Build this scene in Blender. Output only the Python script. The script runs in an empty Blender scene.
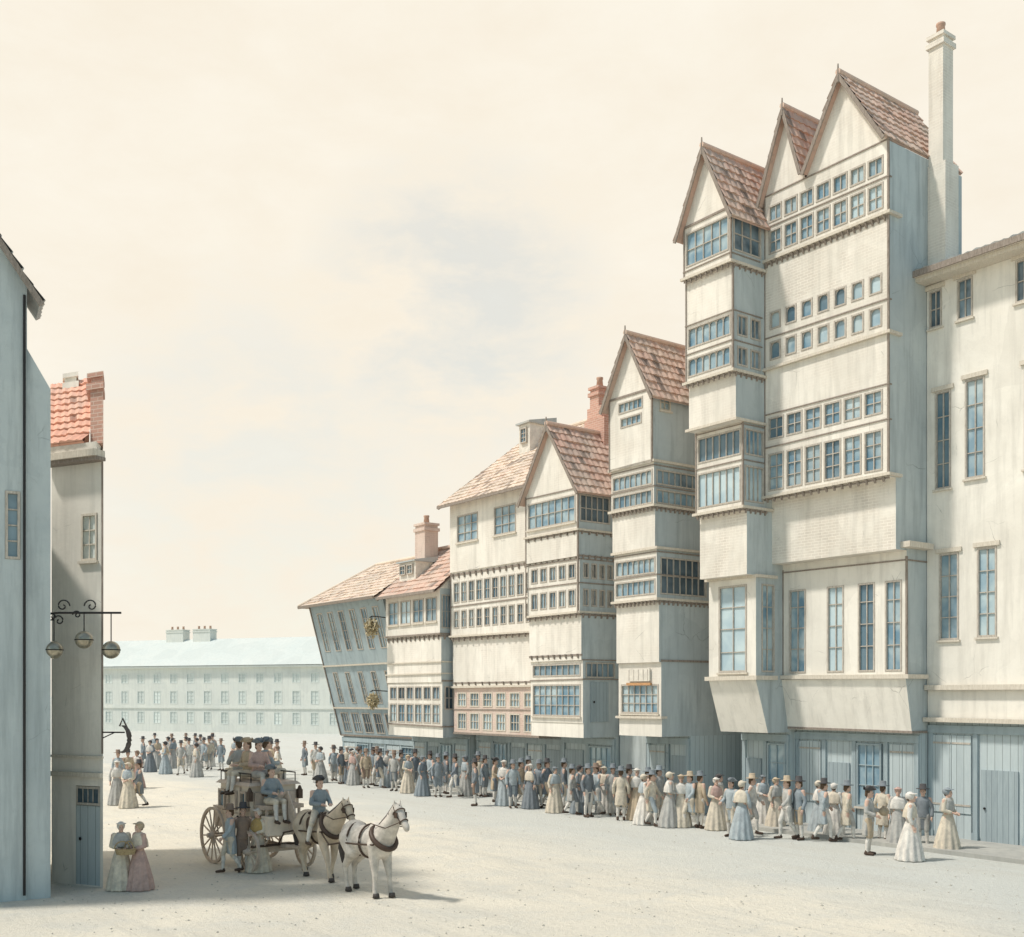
import bpy, bmesh, math, random
from mathutils import Vector, Matrix
random.seed(7)
R = math.radians
scene = bpy.context.scene
COL = scene.collection

# ------------------------------------------------------------------ frame of the street
F = 1100.0; HOR = 695.0; CAMH = 4.1
A = math.atan(812 / 1100.0); CA, SA = math.cos(A), math.sin(A)
def W(s, D, z=0.0):                       # street coordinates (along, across) -> world
    return Vector((-s * SA + D * CA, s * CA + D * SA, z))
def S_at(px, D):                          # distance along the street where plane D meets a sight line
    t = (px - 512) / F
    return D * (CA - t * SA) / (t * CA + SA)
def D_at(px, s):
    t = (px - 512) / F
    return s * (SA + t * CA) / (CA - t * SA)
def Z_at(py, s, D):
    return CAMH + (HOR - py) / F * (s * CA + D * SA)
def G(px, py):                            # ground point under a sight line
    d = F * CAMH / (py - HOR)
    return Vector(((px - 512) / F * d, d, 0))
ROT = -(math.pi / 2 - A)

# ------------------------------------------------------------------ materials
MATS = {}
def nodes(name):
    m = bpy.data.materials.new(name); m.use_nodes = True
    nt = m.node_tree; b = nt.nodes['Principled BSDF']
    return m, nt, b
def N(nt, t, **kw):
    n = nt.nodes.new(t)
    for k, v in kw.items(): setattr(n, k, v)
    return n
def noise(nt, vec, scale, detail=6, rough=.6, dist=0):
    n = N(nt, 'ShaderNodeTexNoise'); n.inputs['Scale'].default_value = scale
    n.inputs['Detail'].default_value = detail; n.inputs['Roughness'].default_value = rough
    n.inputs['Distortion'].default_value = dist
    nt.links.new(vec, n.inputs['Vector']); return n.outputs['Fac']
def ramp(nt, fac, stops):
    r = N(nt, 'ShaderNodeValToRGB'); e = r.color_ramp.elements
    while len(e) < len(stops): e.new(.5)
    for i, (p, c) in enumerate(stops):
        e[i].position = p; e[i].color = (c if len(c) == 4 else (*c, 1)) if not isinstance(c, float) else (c, c, c, 1)
    nt.links.new(fac, r.inputs['Fac']); return r.outputs['Color']
def mix(nt, fac, a, b, mode='MIX'):
    m = N(nt, 'ShaderNodeMix', data_type='RGBA', blend_type=mode)
    for sock, v in ((m.inputs[0], fac), (m.inputs[6], a), (m.inputs[7], b)):
        if isinstance(v, (int, float)): sock.default_value = v
        elif isinstance(v, tuple): sock.default_value = v if len(v) == 4 else (*v, 1)
        else: nt.links.new(v, sock)
    return m.outputs[2]
def mathn(nt, op, a, b=None, clamp=False):
    m = N(nt, 'ShaderNodeMath', operation=op, use_clamp=clamp)
    for i, v in enumerate((a, b)):
        if v is None: continue
        if isinstance(v, (int, float)): m.inputs[i].default_value = v
        else: nt.links.new(v, m.inputs[i])
    return m.outputs[0]
def bump(nt, b, h, strength=.3, dist=.02):
    n = N(nt, 'ShaderNodeBump'); n.inputs['Strength'].default_value = strength; n.inputs['Distance'].default_value = dist
    nt.links.new(h, n.inputs['Height']); nt.links.new(n.outputs['Normal'], b.inputs['Normal'])
def mapping(nt, vec, sc):
    m = N(nt, 'ShaderNodeMapping'); m.inputs['Scale'].default_value = sc
    nt.links.new(vec, m.inputs['Vector']); return m.outputs['Vector']
def wpos(nt): return N(nt, 'ShaderNodeNewGeometry').outputs['Position']
def uvs(nt): return N(nt, 'ShaderNodeTexCoord').outputs['UV']

def plaster(name, col, dirt, brick=0.0, brickcol=(.50, .36, .28), rough=.92, streak=.5):
    m, nt, b = nodes(name); p = wpos(nt); uv = uvs(nt)
    n1 = noise(nt, p, .45, 8, .68, .6); n2 = noise(nt, p, 3.2, 8, .7)
    st = noise(nt, mapping(nt, p, (2.4, 2.4, .22)), 1.6, 7, .65)
    c = mix(nt, ramp(nt, n1, [(.36, 0.), (.70, 1.)]), col, dirt)
    c = mix(nt, mathn(nt, 'MULTIPLY', ramp(nt, st, [(.47, 0.), (.72, 1.)]), streak), c, tuple(x * .62 for x in dirt))
    c = mix(nt, mathn(nt, 'MULTIPLY', ramp(nt, n2, [(.55, 0.), (.72, 1.)]), .34), c, tuple(x * .7 for x in col))
    wob = N(nt, 'ShaderNodeMix', data_type='VECTOR'); wob.inputs[0].default_value = .22
    nz = N(nt, 'ShaderNodeTexNoise'); nz.inputs['Scale'].default_value = 1.7; nz.inputs['Detail'].default_value = 5; nt.links.new(p, nz.inputs['Vector'])
    nt.links.new(p, wob.inputs[4]); nt.links.new(nz.outputs['Color'], wob.inputs[5])
    vo = N(nt, 'ShaderNodeTexVoronoi', feature='DISTANCE_TO_EDGE'); vo.inputs['Scale'].default_value = .85; nt.links.new(wob.outputs[1], vo.inputs['Vector'])
    crack = mathn(nt, 'MULTIPLY', mathn(nt, 'LESS_THAN', vo.outputs['Distance'], .0045), ramp(nt, noise(nt, p, .8, 3), [(.56, 0.), (.64, .55)])) if streak > .31 else 0.0
    vp = N(nt, 'ShaderNodeTexVoronoi'); vp.inputs['Scale'].default_value = .55; nt.links.new(wob.outputs[1], vp.inputs['Vector'])
    sx = N(nt, 'ShaderNodeSeparateColor'); nt.links.new(vp.outputs['Color'], sx.inputs[0])
    c = mix(nt, mathn(nt, 'MULTIPLY', ramp(nt, sx.outputs[0], [(.55, 0.), (.9, 1.)]), .30), c, tuple(x * .86 for x in dirt))
    if streak > .31: c = mix(nt, crack, c, tuple(x * .45 for x in dirt))
    h = mathn(nt, 'SUBTRACT', n2, crack)
    if brick > 0:
        br = N(nt, 'ShaderNodeTexBrick'); br.inputs['Scale'].default_value = 1.0
        br.inputs['Brick Width'].default_value = .25; br.inputs['Row Height'].default_value = .085
        br.inputs['Mortar Size'].default_value = .010; br.inputs['Mortar Smooth'].default_value = .4
        br.inputs['Color1'].default_value = (*brickcol, 1); br.inputs['Color2'].default_value = (*[x * .8 for x in brickcol], 1)
        br.inputs['Mortar'].default_value = (*[x * 1.15 for x in col], 1)
        nt.links.new(uv, br.inputs['Vector'])
        msk = ramp(nt, noise(nt, p, .9, 6, .65, .4), [(.42, 0.), (.62, 1.)])
        c = mix(nt, mathn(nt, 'MULTIPLY', msk, brick) if brick < .95 else 1.0, c, br.outputs['Color'])
        if brick >= .95: c = mix(nt, mathn(nt, 'MULTIPLY', ramp(nt, n1, [(.4, 0.), (.7, 1.)]), .4), c, dirt)
        h = mathn(nt, 'SUBTRACT', n2, mathn(nt, 'MULTIPLY', br.outputs['Fac'], .5 * brick))
    nt.links.new(c, b.inputs['Base Color']); b.inputs['Roughness'].default_value = rough
    b.inputs['Specular IOR Level'].default_value = .2
    bump(nt, b, h, .45, .02); return m
def timber(name, col, dark):
    m, nt, b = nodes(name); p = wpos(nt)
    g = noise(nt, mapping(nt, p, (9, 9, 2)), 3, 6, .7)
    c = mix(nt, ramp(nt, g, [(.35, 0.), (.7, 1.)]), col, dark)
    nt.links.new(c, b.inputs['Base Color']); b.inputs['Roughness'].default_value = .85
    b.inputs['Specular IOR Level'].default_value = .2
    bump(nt, b, g, .4, .01); return m
def boards(name, col, dark, width=.22):
    m, nt, b = nodes(name); p = wpos(nt); uv = uvs(nt)
    w = N(nt, 'ShaderNodeSeparateXYZ'); nt.links.new(uv, w.inputs[0])
    fr = mathn(nt, 'FRACT', mathn(nt, 'DIVIDE', w.outputs['X'], width))
    line = mathn(nt, 'LESS_THAN', fr, .07)
    cell = N(nt, 'ShaderNodeTexWhiteNoise', noise_dimensions='1D')
    nt.links.new(mathn(nt, 'FLOOR', mathn(nt, 'DIVIDE', w.outputs['X'], width)), cell.inputs['W'])
    g = noise(nt, mapping(nt, p, (6, 6, .8)), 2.5, 6, .7)
    c = mix(nt, ramp(nt, g, [(.3, 0.), (.75, 1.)]), col, dark)
    c = mix(nt, mathn(nt, 'MULTIPLY', cell.outputs['Value'], .35), c, tuple(x * 1.25 for x in col))
    c = mix(nt, mathn(nt, 'MULTIPLY', line, .7), c, tuple(x * .35 for x in dark))
    nt.links.new(c, b.inputs['Base Color']); b.inputs['Roughness'].default_value = .85
    b.inputs['Specular IOR Level'].default_value = .2
    bump(nt, b, mathn(nt, 'SUBTRACT', g, line), .4, .02); return m
def tiles(name, c1, c2, c3):
    m, nt, b = nodes(name); p = wpos(nt)
    at = N(nt, 'ShaderNodeAttribute', attribute_name='tint')
    c = ramp(nt, mathn(nt, 'MULTIPLY', at.outputs['Fac'], .6), [(0., c1), (.3, c2), (.6, c3), (.95, tuple(x * .55 for x in c3))])
    n1 = noise(nt, p, .8, 6, .65, .3); n2 = noise(nt, p, 7, 5, .7)
    c = mix(nt, mathn(nt, 'MULTIPLY', ramp(nt, n1, [(.46, 0.), (.68, 1.)]), .55), c, (.46, .42, .36))
    c = mix(nt, mathn(nt, 'MULTIPLY', ramp(nt, n2, [(.52, 0.), (.72, 1.)]), .4), c, (.20, .17, .15))
    nt.links.new(c, b.inputs['Base Color']); b.inputs['Roughness'].default_value = .85
    b.inputs['Specular IOR Level'].default_value = .2
    bump(nt, b, n2, .4, .01); return m
def glass(name, c1, c2, var=1.0):
    m, nt, b = nodes(name); p = wpos(nt)
    n1 = noise(nt, p, 1.3, 3, .5, .4); n2 = noise(nt, p, 2.2, 2, .5)
    o = N(nt, 'ShaderNodeObjectInfo').outputs['Random']
    c = ramp(nt, n1, [(.38, c1), (.64, c2)])
    c = mix(nt, ramp(nt, o, [(.05, .8 * var), (.40, 0.)]), c, tuple(x * .55 for x in c1))
    c = mix(nt, ramp(nt, o, [(.62, 0.), (.95, .6)]), c, tuple(min(1, x * 1.25 + .05) for x in c2))
    nt.links.new(c, b.inputs['Base Color'])
    b.inputs['Roughness'].default_value = .09; b.inputs['IOR'].default_value = 1.5
    bump(nt, b, n2, .12, .03); return m
def simple(name, col, rough=.7, metal=0., var=.25, scale=6):
    m, nt, b = nodes(name); p = N(nt, 'ShaderNodeTexCoord').outputs['Object']
    n1 = noise(nt, p, scale, 5, .65)
    c = mix(nt, ramp(nt, n1, [(.35, 0.), (.7, 1.)]), col, tuple(x * (1 - var) for x in col))
    nt.links.new(c, b.inputs['Base Color']); b.inputs['Roughness'].default_value = rough
    b.inputs['Metallic'].default_value = metal; b.inputs['Specular IOR Level'].default_value = .3
    bump(nt, b, n1, .15, .01); return m
def cloth():
    m, nt, b = nodes('woven_cloth'); o = N(nt, 'ShaderNodeObjectInfo'); p = N(nt, 'ShaderNodeTexCoord').outputs['Object']
    n1 = noise(nt, p, 7, 5, .65); n2 = noise(nt, p, 60, 3, .6)
    c = mix(nt, ramp(nt, n1, [(.35, 0.), (.72, .45)]), o.outputs['Color'], (.10, .10, .11))
    nt.links.new(c, b.inputs['Base Color']); b.inputs['Roughness'].default_value = .95
    b.inputs['Specular IOR Level'].default_value = .1
    bump(nt, b, mathn(nt, 'ADD', n1, mathn(nt, 'MULTIPLY', n2, .3)), .6, .015); return m

M = dict(
    lime=plaster('lime_plaster', (.85, .805, .73), (.70, .66, .59), .12),
    limeb=plaster('limewashed_brick', (.84, .795, .72), (.68, .635, .56), .36, (.62, .53, .45)),
    cream=plaster('cream_stucco', (.86, .82, .745), (.73, .69, .62), streak=.45),
    pink=plaster('pale_brick', (.66, .52, .45), (.70, .60, .52), .6, (.62, .44, .37)),
    brick=plaster('red_brick', (.62, .50, .42), (.46, .33, .28), .98, (.64, .36, .28)),
    slate=plaster('shade_blue_limewash', (.40, .47, .49), (.33, .40, .43), streak=.7),  # leaning house's shade put into the colour; shopfront trim shares it
    shadew=plaster('shade_grey_limewash', (.53, .575, .575), (.43, .48, .495), streak=.7),  # cool shade of the side walls is part of this colour
    far=plaster('haze_stucco', (.72, .725, .67), (.67, .69, .65), streak=.3),  # distance haze painted in as a pale, low-contrast wall colour
    farroof=plaster('haze_slate_roof', (.62, .65, .625), (.57, .62, .605), streak=.2),  # roof colour bleached towards the walls to stand for haze
    timber=timber('weathered_timber', (.36, .305, .265), (.18, .15, .125)),
    paint=timber('painted_timber', (.70, .64, .55), (.52, .46, .38)),
    frame=timber('window_timber', (.58, .53, .465), (.33, .29, .25)),
    fframe=timber('haze_window_timber', (.68, .71, .67), (.64, .67, .64)),  # frames kept near the wall tone, haze in the colour
    boards=boards('boarded_shutters', (.50, .56, .57), (.41, .47, .49)),
    boardw=boards('pale_boards', (.62, .58, .51), (.50, .47, .42)),
    door=boards('door_boards', (.36, .42, .44), (.26, .31, .335), .16),
    tile=tiles('clay_pantiles', (.56, .37, .30), (.66, .48, .39), (.46, .35, .30)),
    tilep=tiles('faded_pantiles', (.68, .53, .43), (.74, .62, .51), (.58, .46, .39)),
    tiler=tiles('bright_red_tiles', (.76, .40, .29), (.80, .47, .36), (.70, .36, .27)),
    tileg=tiles('grey_slates', (.36, .40, .41), (.44, .47, .47), (.32, .35, .37)),
    glass=glass('window_glass', (.15, .27, .36), (.44, .54, .57)),
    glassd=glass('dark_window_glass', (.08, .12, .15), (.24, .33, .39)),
    glassf=glass('far_window_glass', (.56, .61, .58), (.64, .68, .65), .12),  # panes paled as haze; one near left window shares them
    pot=simple('clay_pot', (.55, .36, .27)),
    iron=simple('wrought_iron', (.045, .042, .042), .55, .6),
    ball=simple('dull_gilt', (.42, .39, .31), .28, .75, .45, 9),
    sign=simple('sign_paint', (.12, .10, .09), .6),
    orange=simple('orange_paint', (.60, .33, .16), .6),
    white=simple('white_paint', (.78, .73, .65), .6),
    bush=simple('dry_leaves', (.62, .52, .33), .9, 0, .5, 30),
    cloth=cloth(),
    skin=simple('skin', (.62, .42, .33), .6, 0, .12, 9),
    hair=simple('hair', (.13, .085, .055), .8, 0, .4, 25),
    eye=simple('eye', (.03, .025, .02), .3),
    lip=simple('lip', (.40, .17, .15), .6),
    leather=simple('leather', (.085, .055, .04), .5, 0, .3),
    straw=simple('wicker', (.46, .35, .20), .9, 0, .5, 40),
    coachp=simple('coach_panel', (.82, .71, .59), .38, 0, .2, 3),
    coachd=simple('coach_trim', (.56, .46, .38), .45, 0, .3),
    wheel=simple('wheel_paint', (.60, .48, .38), .6, 0, .3),
    hgrey=simple('grey_horse_hair', (.64, .585, .52), .75, 0, .45, 5),
    hcream=simple('cream_horse_hair', (.62, .51, .39), .75, 0, .4, 3.5),
    hdark=simple('dark_horse_hair', (.10, .085, .08), .85, 0, .3, 20),
    hoof=simple('hoof', (.07, .06, .055), .6),
    stone=simple('loose_stone', (.56, .53, .46), .9, 0, .4, 12),
)

# ------------------------------------------------------------------ mesh builder
class MB:
    def __init__(s): s.v, s.f, s.t = [], [], []
    def quad(s, *p, t=.5):
        i = len(s.v); s.v += [tuple(q) for q in p]; s.f.append(tuple(range(i, i + len(p)))); s.t.append(t)
    def box(s, x0, x1, y0, y1, z0, z1):
        if x1 < x0: x0, x1 = x1, x0
        if y1 < y0: y0, y1 = y1, y0
        if z1 < z0: z0, z1 = z1, z0
        s.hexa([(x0, y0, z0), (x1, y0, z0), (x1, y1, z0), (x0, y1, z0)], [(x0, y0, z1), (x1, y0, z1), (x1, y1, z1), (x0, y1, z1)])
    def prism(s, poly, z0, z1):          # counter-clockwise outline extruded upward
        i = len(s.v); n = len(poly)
        s.v += [(x, y, z0) for x, y in poly] + [(x, y, z1) for x, y in poly]
        s.f.append(tuple(range(i + n - 1, i - 1, -1))); s.f.append(tuple(range(i + n, i + 2 * n))); s.t += [.5, .5]
        for k in range(n): s.f.append((i + k, i + (k + 1) % n, i + n + (k + 1) % n, i + n + k)); s.t.append(.5)
    def hexa(s, lo, hi):                 # lo: 4 points counter-clockwise from above, hi the same on top
        i = len(s.v); s.v += [tuple(p) for p in lo] + [tuple(p) for p in hi]
        for q in ((3, 2, 1, 0), (4, 5, 6, 7), (0, 1, 5, 4), (1, 2, 6, 5), (2, 3, 7, 6), (3, 0, 4, 7)):
            s.f.append(tuple(i + k for k in q)); s.t.append(.5)
    def beam(s, p, q, w, h, up=(0, 0, 1)):
        p, q, up = Vector(p), Vector(q), Vector(up); d = (q - p).normalized()
        a = d.cross(up)
        if a.length < 1e-4: a = d.cross(Vector((0, 1, 0)))
        a = a.normalized() * w / 2; b = a.cross(d).normalized() * h / 2
        s.hexa([p - a - b, p + a - b, p + a + b, p - a + b], [q - a - b, q + a - b, q + a + b, q - a + b])
    def tube(s, pts, r, n=8):
        pts = [Vector(p) for p in pts]; rs = r if isinstance(r, (list, tuple)) else [r] * len(pts)
        i0 = len(s.v)
        for k, p in enumerate(pts):
            d = (pts[min(k + 1, len(pts) - 1)] - pts[max(k - 1, 0)]).normalized()
            a = d.cross(Vector((0, 0, 1)))
            if a.length < .05: a = d.cross(Vector((0, 1, 0)))
            a.normalize(); b = d.cross(a)
            for j in range(n):
                th = 2 * math.pi * j / n
                s.v.append(tuple(p + (a * math.cos(th) + b * math.sin(th)) * rs[k]))
        for k in range(len(pts) - 1):
            for j in range(n):
                s.f.append((i0 + k * n + j, i0 + k * n + (j + 1) % n, i0 + (k + 1) * n + (j + 1) % n, i0 + (k + 1) * n + j)); s.t.append(.5)
        s.f.append(tuple(i0 + j for j in range(n - 1, -1, -1))); s.t.append(.5)
        e = i0 + (len(pts) - 1) * n; s.f.append(tuple(e + j for j in range(n))); s.t.append(.5)
    def lathe(s, prof, c=(0, 0, 0), n=16, axis='z'):
        i0 = len(s.v)
        for r, h in prof:
            for j in range(n):
                th = 2 * math.pi * j / n; x, y = r * math.cos(th), r * math.sin(th)
                p = (x, y, h) if axis == 'z' else ((x, h, y) if axis == 'y' else (h, x, y))
                s.v.append((c[0] + p[0], c[1] + p[1], c[2] + p[2]))
        for k in range(len(prof) - 1):
            for j in range(n):
                s.f.append((i0 + k * n + j, i0 + k * n + (j + 1) % n, i0 + (k + 1) * n + (j + 1) % n, i0 + (k + 1) * n + j)); s.t.append(.5)
    def ball(s, c, r, n=10, m=7):
        rx, ry, rz = r if isinstance(r, tuple) else (r, r, r); i0 = len(s.v)
        for i in range(m + 1):
            ph = math.pi * i / m
            for j in range(n):
                th = 2 * math.pi * j / n
                s.v.append((c[0] + rx * math.sin(ph) * math.cos(th), c[1] + ry * math.sin(ph) * math.sin(th), c[2] + rz * math.cos(ph)))
        for i in range(m):
            for j in range(n):
                s.f.append((i0 + i * n + j, i0 + (i + 1) * n + j, i0 + (i + 1) * n + (j + 1) % n, i0 + i * n + (j + 1) % n)); s.t.append(.5)
    def mesh(s, name, smooth=False):
        me = bpy.data.meshes.new(name); me.from_pydata(s.v, [], s.f)
        bm = bmesh.new(); bm.from_mesh(me)
        lay = bm.loops.layers.uv.new('UVMap'); bm.faces.ensure_lookup_table(); bm.normal_update()
        for f in bm.faces:
            n = f.normal
            for l in f.loops:
                c = l.vert.co
                l[lay].uv = (c.x, c.y) if abs(n.z) > .8 else ((c.y, c.z) if abs(n.x) > abs(n.y) else (c.x, c.z))
            f.smooth = smooth
        bm.to_mesh(me); bm.free()
        at = me.attributes.new('tint', 'FLOAT', 'FACE'); at.data.foreach_set('value', s.t)
        return me
    def build(s, name, mat, parent=None, smooth=False, label=None):
        return link(name, s.mesh(name, smooth), mat, parent, label)
def link(name, me, mat, parent=None, label=None):
    if mat is not None and len(me.materials) == 0: me.materials.append(mat)
    o = bpy.data.objects.new(name, me); COL.objects.link(o); o.parent = parent
    if label: o['label'] = label
    return o
def tag(o, label, cat, group=None):
    o['label'] = label; o['category'] = cat
    if group: o['group'] = group
    return o
def thing(name, label, cat, loc=(0, 0, 0), rz=0, group=None):
    o = bpy.data.objects.new(name, None); COL.objects.link(o); o.empty_display_size = .3
    o.location = loc; o.rotation_euler = (0, 0, rz); return tag(o, label, cat, group)
def kids(o): return [c for c in bpy.data.objects if c.parent == o]
def copy_tree(o, parent=None):
    c = o.copy(); COL.objects.link(c); c.parent = parent
    for ch in KIDS(o): copy_tree(ch, c)
    return c
def KIDS(o): return list(o.children)

# ------------------------------------------------------------------ walls, windows, roofs
class Side:                                # a wall plane: origin, direction along it, inward normal
    def __init__(s, o, u): s.o, s.u, s.n = Vector((*o, 0)), Vector((*u, 0)), Vector((-u[1], u[0], 0))
    def P(s, u, z, off=0): return s.o + s.u * u + s.n * off + Vector((0, 0, z))
def pbox(mb, sd, u0, u1, z0, z1, o0, o1):
    mb.hexa([sd.P(u0, z0, o0), sd.P(u1, z0, o0), sd.P(u1, z0, o1), sd.P(u0, z0, o1)],
            [sd.P(u0, z1, o0), sd.P(u1, z1, o0), sd.P(u1, z1, o1), sd.P(u0, z1, o1)])
def wall(mb, sd, length, z0, z1, holes, depth=.13):
    hs = [h[:4] for h in holes]
    us = sorted({0, length, *[h[0] for h in hs], *[h[1] for h in hs]}); zs = sorted({z0, z1, *[h[2] for h in hs], *[h[3] for h in hs]})
    us = [u for u in us if -1e-6 <= u <= length + 1e-6]; zs = [z for z in zs if z0 - 1e-6 <= z <= z1 + 1e-6]
    for a, b in zip(us, us[1:]):
        for c, d in zip(zs, zs[1:]):
            mu, mz = (a + b) / 2, (c + d) / 2
            if any(h[0] < mu < h[1] and h[2] < mz < h[3] for h in hs): continue
            mb.quad(sd.P(a, c), sd.P(b, c), sd.P(b, d), sd.P(a, d))
    for a, b, c, d in hs:
        mb.quad(sd.P(a, c), sd.P(a, c, depth), sd.P(b, c, depth), sd.P(b, c))
        mb.quad(sd.P(a, d), sd.P(b, d), sd.P(b, d, depth), sd.P(a, d, depth))
        mb.quad(sd.P(a, c), sd.P(a, d), sd.P(a, d, depth), sd.P(a, c, depth))
        mb.quad(sd.P(b, c), sd.P(b, c, depth), sd.P(b, d, depth), sd.P(b, d))
def window(parent, sd, u0, u1, z0, z1, nx=2, nz=2, fm=None, gm=None, fw=.05, mw=.028, sill=True, lights=None, arch=False):
    mb = MB(); e = .004
    u0 += e; u1 -= e; z0 += e; z1 -= e
    o0, o1 = -.018, .075
    pbox(mb, sd, u0, u0 + fw, z0, z1, o0, o1); pbox(mb, sd, u1 - fw, u1, z0, z1, o0, o1)
    pbox(mb, sd, u0 + fw, u1 - fw, z0, z0 + fw, o0, o1); pbox(mb, sd, u0 + fw, u1 - fw, z1 - fw, z1, o0, o1)
    a, b, c, d = u0 + fw, u1 - fw, z0 + fw, z1 - fw
    xs = [a + (b - a) * i / nx for i in range(1, nx)]
    for x in xs: pbox(mb, sd, x - mw / 2, x + mw / 2, c, d, .012, .070)
    zl = lights if lights else [i / nz for i in range(1, nz)]
    ed = [a] + xs + [b]
    for q in zl:
        z = c + (d - c) * q
        for i in range(len(ed) - 1):
            pbox(mb, sd, ed[i] + (mw / 2 if i else 0), ed[i + 1] - (mw / 2 if i < len(ed) - 2 else 0), z - mw * .45, z + mw * .45, .016, .066)
    if arch:                                # small arched heads: spandrels in the upper corners of each light
        for i in range(len(ed) - 1):
            l, r = ed[i] + mw / 2, ed[i + 1] - mw / 2; wq = (r - l) / 2
            for sg, x in ((1, l), (-1, r)):
                pts = [sd.P(x, d, .02), sd.P(x, d - wq, .02)] + [sd.P(x + sg * (wq - wq * math.cos(R(t))), d - wq + wq * math.sin(R(t)), .02) for t in (30, 60, 90)]
                mb.quad(*pts)
    w = mb.build('window', fm or M['frame'], parent)
    g = MB(); ta, tb = random.uniform(-.006, .006), random.uniform(-.006, .006)
    g.quad(sd.P(a, c, .055 + ta), sd.P(b, c, .055 - ta), sd.P(b, d, .055 + tb), sd.P(a, d, .055 - tb))
    g.build('pane', gm or M['glass'], w)
    if sill:
        sb = MB(); pbox(sb, sd, u0 - .05, u1 + .05, z0 - .06, z0 - .006, -.07, .02); sb.build('sill', M['paint'], w)
    return w
def roof_mesh(e0, e1, r1, r0, wave=.26, course=.34, amp=.028, mb=None):
    mb = mb or MB(); e0, e1, r0, r1 = map(Vector, (e0, e1, r0, r1))
    L = max((e1 - e0).length, (r1 - r0).length); H = ((r0 - e0).length + (r1 - e1).length) / 2
    nor = (e1 - e0 if (e1 - e0).length > .01 else r1 - r0).cross(r0 - e0).normalized()
    nt_ = max(1, round(L / wave)); nu = nt_ * 4; C = max(2, round(H / course))
    tint = [[random.random() if random.random() > .07 else 1.6 for _ in range(nt_)] for _ in range(C)]
    sag = Vector((0, 0, -.05 if L > 4 else -.02))
    def P(u, v): return (e0.lerp(e1, u)).lerp(r0.lerp(r1, u), v) + sag * (math.sin(math.pi * u) * v)
    for c in range(C):
        i0 = len(mb.v); jit = [random.uniform(-.014, .014) for _ in range(nt_ + 1)]
        for vv, h in ((c / C, .052), ((c + 1) / C + .02 / H, .010)):
            for k in range(nu + 1):
                off = h + amp * (.5 + .5 * math.sin(2 * math.pi * k / 4)) + jit[k // 4]
                mb.v.append(tuple(P(k / nu, min(vv, 1)) + nor * off))
        for k in range(nu):
            a = i0 + k; b = a + nu + 1
            mb.f.append((a, a + 1, b + 1, b)); mb.t.append(tint[c][k // 4])
        # lip
        i1 = len(mb.v)
        for k in range(nu + 1): mb.v.append(tuple(P(k / nu, c / C) + nor * .004))
        for k in range(nu):
            mb.f.append((i1 + k, i1 + k + 1, i0 + k + 1, i0 + k)); mb.t.append(tint[c][k // 4] * .6)
    mb.quad(r0 - nor * .04, r1 - nor * .04, e1 - nor * .04, e0 - nor * .04, t=.1)
    mb.quad(e0 - nor * .04, e1 - nor * .04, e1 + nor * .03, e0 + nor * .03, t=.1)
    return mb
def gable_roof(parent, x0, x1, yf, yb, zE, zA, mat, over=.22, front=.24, xm=None, overL=None, overR=None):
    """ridge runs back from the street; barge boards on the street end"""
    xm = (x0 + x1) / 2 if xm is None else xm
    mb = MB(); k0 = (zA - zE) / (xm - x0); k1 = (zA - zE) / (x1 - xm); lift = .05
    oL = over if overL is None else overL; oR = over if overR is None else overR
    A_ = (x0 - oL, zE - oL * k0 + lift); B_ = (x1 + oR, zE - oR * k1 + lift); T_ = (xm, zA + lift)
    y0, y1 = yf - front, yb
    roof_mesh((B_[0], y0, B_[1]), (B_[0], y1, B_[1]), (T_[0], y1, T_[1]), (T_[0], y0, T_[1]), mb=mb)
    roof_mesh((A_[0], y1, A_[1]), (A_[0], y0, A_[1]), (T_[0], y0, T_[1]), (T_[0], y1, T_[1]), mb=mb)
    mb.tube([(xm, y0, T_[1] + .06), (xm, y1, T_[1] + .06)], .09, 8)
    r = mb.build('roof', mat, parent)
    bb = MB()
    for P_ in (A_, B_):
        bb.beam((P_[0], y0 + .01, P_[1] - .06), (xm, y0 + .01, T_[1] - .06), .04, .11, up=(0, 0, 1))
    bb.tube([(xm, y0 + .01, T_[1] - .25), (xm, y0 + .01, T_[1] + .28)], [.05, .02], 6)
    bb.build('barge_board', M['timber'], r)
    return r
def chimney(parent, x0, x1, y0, y1, z0, z1, mat, pots=2, capmat=None):
    mb = MB(); mb.box(x0, x1, y0, y1, z0, z1 - .36)
    mb.box(x0 - .06, x1 + .06, y0 - .06, y1 + .06, z1 - .36, z1 - .22); mb.box(x0 + .01, x1 - .01, y0 + .01, y1 - .01, z1 - .22, z1 - .1)
    mb.box(x0 - .05, x1 + .05, y0 - .05, y1 + .05, z1 - .1, z1)
    c = mb.build('chimney', mat, parent)
    for i in range(pots):
        x = x0 + (x1 - x0) * (i + .5) / pots
        p = MB(); p.lathe([(.0, .0), (.14, 0), (.11, .28), (.13, .32), (.13, .38), (.09, .38), (.08, .2), (0, .2)], (x, (y0 + y1) / 2, z1 - .002), 12)
        p.build('chimney_pot', M['pot'], c, True)
    return c

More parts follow.
